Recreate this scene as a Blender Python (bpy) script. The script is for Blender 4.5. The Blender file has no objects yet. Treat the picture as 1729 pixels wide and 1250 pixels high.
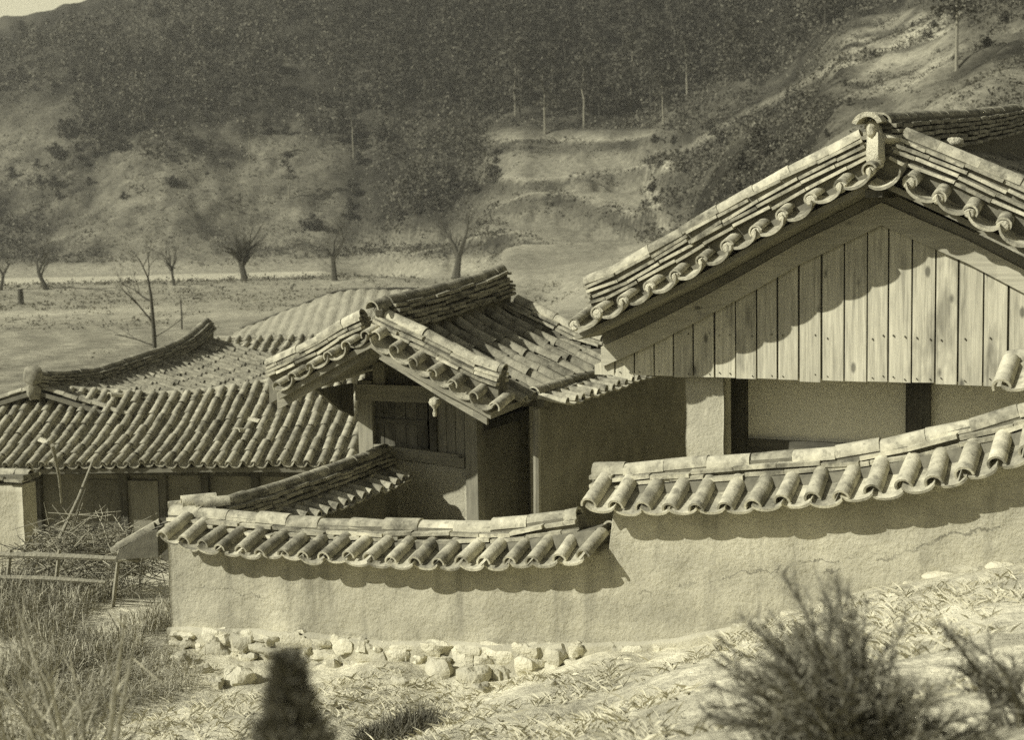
import bpy, math, random
import numpy as np
from mathutils import Vector, Matrix
random.seed(7); np.random.seed(7)
R = math.radians
S = bpy.context.scene
COL = S.collection

# ------------------------------------------------------------------ camera
F = 2400.0                      # focal length in photograph pixels (photo is 1729 wide)
CAMZ = 4.0
PITCH = math.atan((625 - 395) / F)
ROLL = R(1.1)
cF = Vector((0, math.cos(PITCH), -math.sin(PITCH)))
U0 = Vector((0, math.sin(PITCH), math.cos(PITCH))); R0 = Vector((1, 0, 0))
cR = R0 * math.cos(ROLL) - U0 * math.sin(ROLL)
cU = U0 * math.cos(ROLL) + R0 * math.sin(ROLL)
cam = bpy.data.cameras.new('camera'); camo = bpy.data.objects.new('camera', cam); COL.objects.link(camo)
M3 = Matrix((cR, cU, -cF)).transposed()
camo.matrix_world = Matrix.Translation((0, 0, CAMZ)) @ M3.to_4x4()
cam.sensor_width = 36; cam.lens = 36 * F / 1729.0
cam.clip_start = .05; cam.clip_end = 4000
cam.dof.use_dof = True; cam.dof.focus_distance = 12.5; cam.dof.aperture_fstop = 3.2
S.camera = camo

# ------------------------------------------------------------------ light
SUN_H, SUN_E = R(68), R(34)     # heading of the light (clockwise from +Y) and elevation
S.world = bpy.data.worlds.new("World"); S.world.use_nodes = True
nt = S.world.node_tree; bg = nt.nodes['Background']
sky = nt.nodes.new('ShaderNodeTexSky'); sky.sky_type = 'NISHITA'; sky.sun_disc = False
sky.sun_elevation = SUN_E; sky.sun_rotation = SUN_H + math.pi
bw = nt.nodes.new('ShaderNodeRGBToBW'); nt.links.new(sky.outputs[0], bw.inputs[0])
tn = nt.nodes.new('ShaderNodeMix'); tn.data_type = 'RGBA'; tn.blend_type = 'MULTIPLY'; tn.inputs[0].default_value = 1
nt.links.new(bw.outputs[0], tn.inputs[6]); tn.inputs[7].default_value = (1, 1, .94, 1)
nt.links.new(tn.outputs[2], bg.inputs[0]); bg.inputs[1].default_value = .055
sun = bpy.data.lights.new('sun', 'SUN'); sun.energy = 4.2; sun.angle = R(.6); sun.color = (1, .985, .90)
suno = bpy.data.objects.new('sun', sun); COL.objects.link(suno)
Ld = Vector((math.sin(SUN_H) * math.cos(SUN_E), math.cos(SUN_H) * math.cos(SUN_E), -math.sin(SUN_E)))
suno.rotation_euler = Ld.to_track_quat('-Z', 'Y').to_euler(); suno.location = (-20, -10, 30)
S.view_settings.view_transform = 'Standard'; S.view_settings.look = 'None'
S.view_settings.exposure = 0.40; S.view_settings.gamma = 1
S.render.engine = 'CYCLES'
S.cycles.max_bounces = 5; S.cycles.diffuse_bounces = 3; S.cycles.use_denoising = False; S.cycles.use_adaptive_sampling = True; S.cycles.adaptive_threshold = .015

# ------------------------------------------------------------------ projection helpers
def ray(px, py):
    return cF + cR * ((px - 864.5) / F) - cU * ((py - 625) / F)
def at(px, py, y):
    d = ray(px, py); t = y / d.y
    return Vector((d.x * t, y, CAMZ + d.z * t))
def proj(p):
    v = Vector(p) - Vector((0, 0, CAMZ)); z = v.dot(cF)
    return 864.5 + F * v.dot(cR) / z, 625 - F * v.dot(cU) / z

class Frame:
    """local axes: x along the facade, y inwards (away from the camera), z up"""
    def __init__(s, x, y, deg, z=0):
        s.o = Vector((x, y, z)); s.th = R(deg)
        s.u = Vector((math.cos(s.th), -math.sin(s.th), 0)); s.d = Vector((math.sin(s.th), math.cos(s.th), 0))
    def loc(s, w):
        v = Vector(w) - s.o; return Vector((v.dot(s.u), v.dot(s.d), v.z))
    def world(s, l):
        return s.o + s.u * l[0] + s.d * l[1] + Vector((0, 0, l[2]))
    def hit(s, px, py, e=0.0):            # point in the plane y = e  -> (x, z)
        d = ray(px, py); c = Vector((0, 0, CAMZ)); p0 = s.o + s.d * e
        t = (p0 - c).dot(s.d) / d.dot(s.d); l = s.loc(c + d * t); return l.x, l.z
    def hit_x(s, px, py, x):              # point in the plane x = const -> (y, z)
        d = ray(px, py); c = Vector((0, 0, CAMZ)); p0 = s.o + s.u * x
        t = (p0 - c).dot(s.u) / d.dot(s.u); l = s.loc(c + d * t); return l.y, l.z
    def empty(s, name): 
        o = bpy.data.objects.new(name, None); COL.objects.link(o)
        o.location = s.o; o.rotation_euler = (0, 0, -s.th); o.empty_display_size = .3
        return o

def lerp(a, b, t): return a + (b - a) * t
def interp(pts):
    xs = [p[0] for p in pts]; ys = [p[1] for p in pts]
    if xs[0] > xs[-1]: xs, ys = xs[::-1], ys[::-1]
    return lambda x: float(np.interp(x, xs, ys))
def smooth_interp(pts, k=3):
    """piecewise-linear then lightly smoothed"""
    f = interp(pts); lo = min(p[0] for p in pts); hi = max(p[0] for p in pts); h = (hi - lo) / len(pts) * .6
    return lambda x: (f(x - h) + 2 * f(x) + f(x + h)) / 4 if lo + h < x < hi - h else f(x)
def extrap(pts):
    pts = sorted(pts); (x0, y0), (x1, y1) = pts[0], pts[1]; (xa, ya), (xb, yb) = pts[-2], pts[-1]
    f = interp(pts)
    def g(x):
        if x < x0: return y0 + (x - x0) * (y1 - y0) / (x1 - x0)
        if x > xb: return yb + (x - xb) * (yb - ya) / (xb - xa)
        return f(x)
    return g

# ------------------------------------------------------------------ mesh builder
class MB:
    def __init__(s): s.v = []; s.f = []
    def add(s, vs, fs):
        n = len(s.v); s.v += [tuple(v) for v in vs]; s.f += [tuple(i + n for i in f) for f in fs]
    def hexa(s, p):   # 8 corners: bottom 4 ccw, top 4 ccw
        s.add(p, [(3, 2, 1, 0), (4, 5, 6, 7), (0, 1, 5, 4), (1, 2, 6, 5), (2, 3, 7, 6), (3, 0, 4, 7)])
    def box(s, x0, x1, y0, y1, z0, z1):
        s.hexa([(x0, y0, z0), (x1, y0, z0), (x1, y1, z0), (x0, y1, z0), (x0, y0, z1), (x1, y0, z1), (x1, y1, z1), (x0, y1, z1)])
    def beam(s, a, b, side, up, w, h):   # box from a to b; side, up unit vectors; centred
        a, b = Vector(a), Vector(b); sd = Vector(side) * (w / 2); u = Vector(up) * (h / 2)
        s.hexa([a - sd - u, a + sd - u, b + sd - u, b - sd - u, a - sd + u, a + sd + u, b + sd + u, b - sd + u])
    def prism(s, poly, y0, y1):          # polygon in x,z extruded from y0 to y1
        n = len(poly)
        s.add([(x, y0, z) for x, z in poly] + [(x, y1, z) for x, z in poly],
              [tuple(range(n)), tuple(range(2 * n - 1, n - 1, -1))] + [(i, i + n, (i + 1) % n + n, (i + 1) % n) for i in range(n)])
    def tube(s, pts, rads, seg=6, cap=True):
        pts = [Vector(p) for p in pts]; n0 = len(s.v); m = len(pts)
        t0 = (pts[1] - pts[0]).normalized(); ref = Vector((0, 0, 1)) if abs(t0.z) < .9 else Vector((1, 0, 0))
        a = t0.cross(ref).normalized()
        for i, p in enumerate(pts):
            t = (pts[min(i + 1, m - 1)] - pts[max(i - 1, 0)]).normalized()
            a = (a - t * a.dot(t)).normalized(); b = t.cross(a)
            for k in range(seg):
                an = 2 * math.pi * k / seg
                s.v.append(tuple(p + (a * math.cos(an) + b * math.sin(an)) * rads[i]))
        for i in range(m - 1):
            for k in range(seg):
                k2 = (k + 1) % seg
                s.f.append((n0 + i * seg + k, n0 + i * seg + k2, n0 + (i + 1) * seg + k2, n0 + (i + 1) * seg + k))
        if cap:
            s.f.append(tuple(n0 + k for k in range(seg))[::-1]); s.f.append(tuple(n0 + (m - 1) * seg + k for k in range(seg)))
    def half(s, p0, p1, up, r0, r1, th=.016, seg=8, arc=190, solid=True):
        """a convex roof tile: half tube from p0 to p1 bulging towards up"""
        p0, p1, up = Vector(p0), Vector(p1), Vector(up).normalized(); ax = (p1 - p0).normalized()
        up = (up - ax * up.dot(ax)).normalized(); sd = ax.cross(up); n = len(s.v); A = R(arc)
        rings = [(p0, r0), (p1, r1)] + ([(p1, r1 - th), (p0, r0 - th)] if solid else [])
        for p, r in rings:
            for k in range(seg + 1):
                an = (math.pi - A) / 2 + A * k / seg
                s.v.append(tuple(p + sd * (math.cos(an) * r) + up * (math.sin(an) * r)))
        w = seg + 1; m = len(rings)
        for i in range(m if solid else 1):
            j = (i + 1) % m
            for k in range(seg): s.f.append((n + i * w + k, n + j * w + k, n + j * w + k + 1, n + i * w + k + 1))
        if solid:
            for k in (0, seg): 
                q = tuple(n + i * w + k for i in range(4)); s.f.append(q if k else q[::-1])
    def trough(s, p0, p1, up, w0, w1, dep, th=.02, seg=6):
        """a concave roof tile"""
        p0, p1, up = Vector(p0), Vector(p1), Vector(up).normalized(); ax = (p1 - p0).normalized()
        up = (up - ax * up.dot(ax)).normalized(); sd = ax.cross(up); n = len(s.v)
        for p, w, o in ((p0, w0, 0), (p1, w1, 0), (p1, w1, -th), (p0, w0, -th)):
            for k in range(seg + 1):
                x = 2 * k / seg - 1
                s.v.append(tuple(p + sd * (x * w / 2) + up * (dep * (1 - math.sqrt(max(0, 1 - .92 * x * x))) / .72 + o)))
        w = seg + 1
        for i in range(4):
            j = (i + 1) % 4
            for k in range(seg): s.f.append((n + i * w + k, n + i * w + k + 1, n + j * w + k + 1, n + j * w + k))
        for k in (0, seg):
            q = tuple(n + i * w + k for i in range(4)); s.f.append(q[::-1] if k else q)
    def blob(s, c, rx, ry, rz, seed=0, amp=.18, nu=8, nv=6, flat=0):
        rr = random.Random(seed); n = len(s.v); ph = [rr.uniform(0, 6.28) for _ in range(6)]
        for i in range(nv + 1):
            th = math.pi * i / nv
            for k in range(nu):
                a = 2 * math.pi * k / nu
                q = 1 + amp * (math.sin(2 * a + ph[0] + th) + .7 * math.sin(3 * a + ph[1] - 2 * th) + .6 * math.sin(3 * th + ph[2]) + rr.uniform(-.6, .6)) * .6
                st = math.sin(th) if 0 < i < nv else 0.0
                st = math.copysign(abs(st) ** .7, st)
                s.v.append((c[0] + rx * q * st * math.cos(a), c[1] + ry * q * st * math.sin(a), c[2] + rz * (q if 0 < i < nv else 1) * math.copysign(abs(math.cos(th)) ** .7, math.cos(th))))
        for i in range(nv):
            for k in range(nu):
                k2 = (k + 1) % nu
                s.f.append((n + i * nu + k, n + (i + 1) * nu + k, n + (i + 1) * nu + k2, n + i * nu + k2))
    def lathe(s, prof, c=(0, 0, 0), seg=14):
        n = len(s.v); m = len(prof)
        for r, z in prof:
            for k in range(seg):
                a = 2 * math.pi * k / seg; s.v.append((c[0] + r * math.cos(a), c[1] + r * math.sin(a), c[2] + z))
        for i in range(m - 1):
            for k in range(seg):
                k2 = (k + 1) % seg; s.f.append((n + i * seg + k, n + i * seg + k2, n + (i + 1) * seg + k2, n + (i + 1) * seg + k))
        s.f.append(tuple(n + k for k in range(seg))[::-1]); s.f.append(tuple(n + (m - 1) * seg + k for k in range(seg)))
    def mesh(s, name, mat, smooth=False):
        me = bpy.data.meshes.new(name); me.from_pydata(s.v, [], s.f); me.materials.append(mat)
        if smooth: 
            me.polygons.foreach_set('use_smooth', [True] * len(me.polygons))
            if smooth != 'all':
                me.set_sharp_from_angle(angle=R(40))
        me.update(); return me
    def build(s, name, mat, parent=None, smooth=False, label=None):
        o = bpy.data.objects.new(name, s.mesh(name, mat, smooth)); COL.objects.link(o)
        if parent: o.parent = parent
        if label: o['label'] = label
        return o
def tag(o, label, cat, group=None, kind=None):
    o['label'] = label
    if cat: o['category'] = cat
    if group: o['group'] = group
    if kind: o['kind'] = kind
    return o
def empty(name, loc, rz=0):
    o = bpy.data.objects.new(name, None); COL.objects.link(o); o.location = loc; o.rotation_euler = (0, 0, rz); o.empty_display_size = .3
    return o

# ------------------------------------------------------------------ materials
TINT = (1.0, .947, .70)
def g(v, t=1.0): return (v * TINT[0] , v * TINT[1], v * TINT[2], 1)
class NT:
    def __init__(s, name, rough=.9, spec=.15):
        s.m = bpy.data.materials.new(name); s.m.use_nodes = True; s.t = s.m.node_tree
        s.b = s.t.nodes['Principled BSDF']; s.b.inputs['Roughness'].default_value = rough
        s.b.inputs['Specular IOR Level'].default_value = spec
        s.tc = s.t.nodes.new('ShaderNodeTexCoord')
    def link(s, a, b): s.t.links.new(a, b)
    def coord(s, scale=(1, 1, 1), rot=(0, 0, 0), kind='Object'):
        m = s.t.nodes.new('ShaderNodeMapping'); m.inputs['Scale'].default_value = scale; m.inputs['Rotation'].default_value = rot
        s.link(s.tc.outputs[kind], m.inputs[0]); return m.outputs[0]
    def noise(s, scale, detail=4, co=None, rough=.55):
        n = s.t.nodes.new('ShaderNodeTexNoise'); n.inputs['Scale'].default_value = scale; n.inputs['Detail'].default_value = detail
        n.inputs['Roughness'].default_value = rough
        s.link(co if co is not None else s.tc.outputs['Object'], n.inputs['Vector']); return n.outputs['Fac']
    def vor(s, scale, co=None, feat='F1'):
        n = s.t.nodes.new('ShaderNodeTexVoronoi'); n.inputs['Scale'].default_value = scale; n.feature = feat
        s.link(co if co is not None else s.tc.outputs['Object'], n.inputs['Vector']); return n.outputs['Distance']
    def math(s, op, a, b=None, c=None, clamp=False):
        n = s.t.nodes.new('ShaderNodeMath'); n.operation = op; n.use_clamp = clamp
        for i, x in enumerate((a, b, c)):
            if x is None: continue
            if isinstance(x, (int, float)): n.inputs[i].default_value = x
            else: s.link(x, n.inputs[i])
        return n.outputs[0]
    def remap(s, x, a, b, c, d):
        n = s.t.nodes.new('ShaderNodeMapRange')
        s.link(x, n.inputs[0])
        for i, v in enumerate((a, b, c, d)): n.inputs[i + 1].default_value = v
        return n.outputs[0]
    def island(s):
        n = s.t.nodes.new('ShaderNodeNewGeometry'); return n.outputs['Random Per Island']
    def attr(s, name):
        n = s.t.nodes.new('ShaderNodeAttribute'); n.attribute_name = name; return n.outputs['Fac']
    def sep(s):
        n = s.t.nodes.new('ShaderNodeSeparateXYZ'); s.link(s.tc.outputs['Object'], n.inputs[0]); return n.outputs
    def grey(s, val):   # value -> tinted colour -> base colour
        n = s.t.nodes.new('ShaderNodeMix'); n.data_type = 'RGBA'; n.blend_type = 'MULTIPLY'; n.inputs[0].default_value = 1
        s.link(val, n.inputs[6]); n.inputs[7].default_value = (*TINT, 1); s.link(n.outputs[2], s.b.inputs['Base Color'])
    def bump(s, h, dist=.01, strength=1.0):
        n = s.t.nodes.new('ShaderNodeBump'); n.inputs['Distance'].default_value = dist; n.inputs['Strength'].default_value = strength
        s.link(h, n.inputs['Height']); s.link(n.outputs[0], s.b.inputs['Normal'])

def mat_tile(name, base=.26, var=.10, lich=.12):
    n = NT(name, .92, .1)
    isl = n.remap(n.island(), 0, 1, base - var, base + var)
    sp = n.remap(n.noise(7, 5), .35, .7, -lich * .5, lich)
    fine = n.remap(n.noise(55, 3), .3, .7, -.03, .03)
    st = n.remap(n.noise(22, 4), .55, .72, 0, .10)
    v = n.math('ADD', n.math('ADD', n.math('ADD', isl, sp), fine), st)
    v = n.math('MULTIPLY', v, n.remap(n.noise(13, 4, rough=.7), .54, .66, 1.0, .62)); v = n.math('MAXIMUM', v, .05); n.grey(v)
    n.bump(n.noise(40, 5), .008, .7); return n.m
def mat_plaster(name, base=.42, amp=.07, bump=.012, sc=9, crack=None, blot=0, streak=0):
    n = NT(name, .95, .05)
    v = n.math('ADD', n.remap(n.noise(sc * .25, 5), .3, .7, base - amp, base + amp), n.remap(n.noise(sc * 5, 4, rough=.7), .25, .75, -.05, .05))
    if blot: v = n.math('SUBTRACT', v, n.remap(n.noise(1.3, 6, rough=.65), .56, .70, 0, blot))
    if streak:
        v = n.math('MULTIPLY', v, n.remap(n.noise(1.0, 5, n.coord((5, 5, .55)), .65), .52, .72, 1.0, 1 - streak))
        v = n.math('MULTIPLY', v, n.remap(n.noise(1.0, 4, n.coord((1.1, 1, 1.6)), .6), .35, .65, 1 - streak * .6, 1 + streak * .3))
        v = n.math('MULTIPLY', v, n.remap(n.noise(60, 2), .66, .74, 1.0, .6))
    if crack: v = n.math('MULTIPLY', v, crack(n))
    v = n.math('MAXIMUM', v, .03); n.grey(v)
    h = n.math('ADD', n.noise(sc * 3, 6, rough=.7), n.math('MULTIPLY', n.noise(sc * .7, 3), 1.5)); n.bump(h, bump, 1.0); return n.m
def mat_wood(name, base=.30, axis='z', var=.05, knots=True, contrast=.08, stain=0):
    n = NT(name, .8, .15)
    sc = {'z': (16, 16, 1.0), 'x': (1.0, 16, 16), 'y': (16, 1, 16)}[axis]
    co = n.coord(sc); gr = n.noise(2.2, 6, co, .65)
    isl = n.remap(n.island(), 0, 1, base - var, base + var)
    v = n.math('ADD', isl, n.remap(gr, .3, .7, -contrast, contrast))
    v = n.math('ADD', v, n.remap(n.noise(1.7, 5), .3, .7, -.05, .05))
    if knots:
        kc = {'z': (4.2, 4.2, 1.9), 'x': (1.9, 4.2, 4.2), 'y': (4.2, 1.9, 4.2)}[axis]
        d = n.vor(1.0, n.coord(kc)); k = n.remap(d, .07, .13, .35, 1.0); v = n.math('MULTIPLY', v, k)
    if stain:
        v = n.math('MULTIPLY', v, n.remap(n.noise(1.0, 4, n.coord((70, 70, 1.6)), .7), .3, .7, .84, 1.14))
        v = n.math('MULTIPLY', v, n.remap(n.noise(1.0, 4, n.coord((3.5, 3.5, 1.1)), .6), .57, .70, 1.0, stain))
        v = n.math('MULTIPLY', v, n.remap(n.noise(1.0, 3, n.coord((30, 30, .8)), .6), .58, .68, 1.0, .72))
    v = n.math('MAXIMUM', v, .02); n.grey(v); n.bump(gr, .006, .8); return n.m
def mat_flat(name, base, amp=.03, sc=6, isl=.0, bump=.006, trans=0):
    n = NT(name, .92, .08)
    v = n.remap(n.noise(sc, 5), .3, .7, base - amp, base + amp)
    if isl: v = n.math('ADD', v, n.remap(n.island(), 0, 1, -isl, isl))
    v = n.math('MAXIMUM', v, .012); n.grey(v)
    if bump: n.bump(n.noise(sc * 4, 5), bump, .8)
    return n.m

T_MAIN = mat_tile('tile_main', .34, .14, .20)
T_WALL = mat_tile('tile_wall', .35, .14, .20)
T_DARK = mat_tile('tile_dark', .25, .08, .12)  # darker tile; puts shade into the colour of the right slope and ridges
T_LEFT = mat_tile('tile_left', .31, .07, .16)
PLUG = mat_plaster('lime_plug', .60, .10, .03, 14, blot=.16)
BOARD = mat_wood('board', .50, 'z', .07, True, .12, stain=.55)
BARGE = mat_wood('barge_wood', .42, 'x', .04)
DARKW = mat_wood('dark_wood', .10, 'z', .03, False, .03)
DARKX = mat_wood('dark_beam', .10, 'x', .03, False, .03)
GATEW = mat_wood('gate_wood', .24, 'z', .05, False, .06)
GATEX = mat_wood('gate_beam', .26, 'x', .05, True, .06)
SOFF = mat_flat('soffit_shade_wood', .24, .05, 5)  # wood toned down so the eave shade sits in its colour
DOORW = mat_wood('door_wood', .24, 'z', .04, False, .05)
DECK = mat_flat('deck_wood', .16, .04, 5)
PANEL = mat_plaster('lime_panel', .76, .05, .004, 8, blot=.10)
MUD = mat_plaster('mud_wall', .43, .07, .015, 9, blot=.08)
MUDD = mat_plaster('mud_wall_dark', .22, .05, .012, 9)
CORE = mat_flat('clay_core', .16, .04, 14)
STONE = mat_flat('stone', .50, .10, 7, .13, .03)
BARK = mat_flat('bark', .09, .03, 20, 0, .02)
BARKL = mat_flat('bark_pale', .30, .05, 8, 0, .02)

# ------------------------------------------------------------------ tile assemblies (all in local coordinates)
def ridge_stack(core, tiles, pts, side, layers=2, w=.24, lt=.035, gap=.014, tr=.085, seg=.33, rnd=None, upv=None, jag=1.0, top_arc=185):
    """pts: bottom centre line; flat tile courses then a row of convex tiles on top"""
    rnd = rnd or random; pts = [Vector(p) for p in pts]; side = Vector(side).normalized()
    L = [0]
    for a, b in zip(pts, pts[1:]): L.append(L[-1] + (b - a).length)
    T = L[-1]
    def P(t):
        t = min(max(t, 0), T); i = max(0, min(len(pts) - 2, int(np.searchsorted(L, t)) - 1))
        return pts[i].lerp(pts[i + 1], (t - L[i]) / max(1e-6, L[i + 1] - L[i]))
    def U(t):
        d = (P(t + .15) - P(t - .15)).normalized(); u = side.cross(d).normalized()
        return u if u.z > 0 else -u
    H = layers * (lt + gap)
    nn = max(2, int(T / .3))
    for i in range(nn):                     # clay core
        a, b = T * i / nn, T * (i + 1) / nn; ua, ub = U(a), U(b); ww = side * (w / 2 - .05)
        core.hexa([P(a) - ww, P(a) + ww, P(b) + ww, P(b) - ww, P(a) - ww + ua * (H + .03), P(a) + ww + ua * (H + .03), P(b) + ww + ub * (H + .03), P(b) - ww + ub * (H + .03)])
    for k in range(layers):
        t = -rnd.uniform(0, seg * .5)
        while t < T:
            l = seg * rnd.uniform(.8, 1.15); a, b = max(0, t + .004), min(T, t + l - .004); t += l
            if b - a < .05: continue
            h0 = k * (lt + gap) + gap
            for sg in (-1, 1):              # two tiles side by side across the width
                ja = rnd.uniform(-.006, .010) * jag; jb = ja + rnd.uniform(-.012, .012) * jag; jo = rnd.uniform(-.012, .014) * jag
                pa, pb = P(a) + U(a) * (h0 + ja), P(b) + U(b) * (h0 + jb); ua, ub = U(a) * lt, U(b) * lt
                o = side * (sg * (w / 2 + jo + .016 * (layers - 1 - k))); ic = side * (sg * .004); dr = U(a) * (-.012)
                q = [pa + ic, pa + o + dr, pb + o + dr, pb + ic] if sg > 0 else [pa + o + dr, pa + ic, pb + ic, pb + o + dr]
                tiles.hexa(q + [v + (ua if i in (0, 1) else ub) for i, v in enumerate(q)])
    t = -rnd.uniform(0, seg * .3)
    while t < T:
        l = seg * rnd.uniform(.92, 1.08); a, b = max(0, t + .006), min(T, t + l + .003); t += l
        if b - a < .05: continue
        r = tr * rnd.uniform(.95, 1.05); ja = rnd.uniform(-.006, .006) * jag; jb = rnd.uniform(-.006, .006) * jag; js = side * rnd.uniform(-.006, .006) * jag
        tiles.half(P(a) + U(a) * (H + .005 + ja) + js, P(b) + U(b) * (H + .005 + jb) + js, U((a + b) / 2), r, r * rnd.uniform(.95, 1.02), .018, 10, top_arc)

def cross_row(tiles, lips, e_in, e_out, rise, r=.065, dep=.055, w=None, plugs=None, rnd=None, th=.02):
    """short convex and concave tiles laid across a path; lips: list of (x, z, nx, nz) at tile spacing (concave lip bottom, outer end)"""
    rnd = rnd or random
    for i, (x, z, nx, nz) in enumerate(lips):
        up = Vector((nx, 0, nz))
        if i + 1 < len(lips):
            x2, z2, nx2, nz2 = lips[i + 1]; mx, mz = (x + x2) / 2, (z + z2) / 2; pw = math.hypot(x2 - x, z2 - z)
            ww = (w or pw * 1.06)
            j = rnd.uniform(-.014, .014); jo = rnd.uniform(-.025, .02)
            a = Vector((mx, e_out + jo, mz + .02 + j)); b = Vector((mx + rnd.uniform(-.012, .012), e_in, mz + .02 + rise + rnd.uniform(-.008, .008)))
            tiles.trough(b, a, up, ww, ww * rnd.uniform(.97, 1.03), dep * rnd.uniform(.9, 1.1), th, 8)
        j = rnd.uniform(-.012, .012); jo = rnd.uniform(-.03, .03); ro = r * rnd.uniform(.93, 1.07); k = rnd.uniform(-.015, .015)
        hb = dep + .012
        a = Vector((x, e_out + .015 + jo, z)) + up * (hb + j); b = Vector((x + k, e_in, z + rise)) + up * (hb + rnd.uniform(-.006, .008))
        tiles.half(b, a, up, ro * rnd.uniform(.92, 1.0), ro, .017, 10, 200)
        if plugs is not None:
            ax = (a - b).normalized(); sd = ax.cross(up).normalized(); c = a - ax * .012 - up * .01; pm = MB(); plugs.append(pm); n = 0; rr = ro * rnd.uniform(.7, .92)
            ring = [c + sd * math.cos(t) * rr * rnd.uniform(.9, 1.1) + up * math.sin(t) * rr * rnd.uniform(.9, 1.08) for t in np.linspace(0, 2 * math.pi, 12, endpoint=False)]
            ring2 = [c + ax * .025 + (q - c) * .72 for q in ring]
            pm.v += [tuple(q) for q in ring + ring2] + [tuple(c + ax * .032)]
            for t in range(12):
                t2 = (t + 1) % 12; pm.f += [(t, t2, 12 + t2, 12 + t), (12 + t, 12 + t2, 24)]

def path_lips(pts, pitch, start=0.0):
    """resample (x, z) polyline by arclength -> (x, z, nx, nz)"""
    P = [Vector((a, 0, b)) for a, b in pts]; L = [0]
    for a, b in zip(P, P[1:]): L.append(L[-1] + (b - a).length)
    out = []; t = start
    xs = np.array([p.x for p in P]); zs = np.array([p.z for p in P])
    while t < L[-1]:
        x, z = float(np.interp(t, L, xs)), float(np.interp(t, L, zs)); t0, t1 = max(0, t - .3), min(L[-1], t + .3)
        dx, dz = float(np.interp(t1, L, xs) - np.interp(t0, L, xs)), float(np.interp(t1, L, zs) - np.interp(t0, L, zs))
        n = Vector((-dz, 0, dx)).normalized()
        if n.z < 0: n = -n
        out.append((x, z, n.x, n.z)); t += pitch
    return out

def slope(tiles, surf, W, Ln, pitch=.30, tl=.32, r=.075, dep=.06, rnd=None, lump=1.0, w0=0.0, bfun=None):
    """tile rows. surf(a, b) -> (point, normal): a metres along the eave, b metres down the slope from the ridge. bfun(a)->(b0,b1)"""
    rnd = rnd or random; n = int((W - w0) / pitch)
    for i in range(n + 1):
        a = w0 + i * pitch
        b0, b1 = bfun(a) if bfun else (0, Ln)
        if b1 - b0 < .15: continue
        m = max(1, int(round((b1 - b0) / tl)))
        ja = [rnd.uniform(-.022, .022) * lump for _ in range(m + 2)]; hz = [rnd.uniform(-.012, .012) * lump for _ in range(m + 2)]
        ex = rnd.uniform(-.03, .05)
        for k in range(m):
            ba, bb = lerp(b0, b1, k / m), lerp(b0, b1, (k + 1) / m) + (ex if k == m - 1 else .004)
            pa, na = surf(a + ja[k], ba); pb, nb = surf(a + ja[k] + rnd.uniform(-.012, .012) * lump, bb)
            hh = dep + .005 + hz[k]
            tiles.half(pa + na * hh, pb + nb * (hh + rnd.uniform(-.004, .012)), na, r * rnd.uniform(.9, 1.0), r * rnd.uniform(.97, 1.08), .016, 7, 190, k == m - 1)
            if i < n:
                ac = a + pitch / 2 + ja[k] * .4
                qa, ma = surf(ac, ba - .03); qb, mb = surf(ac, bb)
                tiles.trough(qa + ma * .005, qb + mb * (.030 + rnd.uniform(0, .012)), ma, pitch * 1.06, pitch * 1.04, dep, .018, 5)

exec_parts = []
# ------------------------------------------------------------------ near ground levels
FW = Frame(0, 11.5, 26)                     # the front courtyard wall
def pl(fr, pts, e): return [fr.hit(a, b, e) for a, b in pts]
foot_line = extrap(pl(FW, [(300, 1056), (450, 1062), (640, 1078), (860, 1086), (1100, 1082), (1250, 1052), (1400, 1018), (1560, 985), (1720, 950)], 0))
grnd_line = extrap(pl(FW, [(300, 1118), (450, 1150), (640, 1135), (830, 1165), (1000, 1118), (1150, 1112), (1300, 1062), (1400, 1035), (1560, 1000), (1720, 968)], -.3)); _g0 = grnd_line; grnd_line = lambda x: _g0(x) + .03
def sm(x, a, b):
    t = np.clip((x - a) / (b - a), 0, 1); return t * t * (3 - 2 * t)
_prng = np.random.RandomState(3)
def vnoise(x, y, sc, seed=0):
    """value noise, vectorised"""
    x = np.asarray(x) / sc; y = np.asarray(y) / sc
    xi = np.floor(x).astype(np.int64); yi = np.floor(y).astype(np.int64); fx = x - xi; fy = y - yi
    fx = fx * fx * (3 - 2 * fx); fy = fy * fy * (3 - 2 * fy)
    def h(a, b):
        n = (a * 374761393 + b * 668265263 + seed * 1274126177) & 0x7fffffff
        n = ((n ^ (n >> 13)) * 1103515245) & 0x7fffffff
        n = (n ^ (n >> 16)) & 0xffff
        return n / 65535.0 - .5
    return (h(xi, yi) * (1 - fx) + h(xi + 1, yi) * fx) * (1 - fy) + (h(xi, yi + 1) * (1 - fx) + h(xi + 1, yi + 1) * fx) * fy
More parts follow.
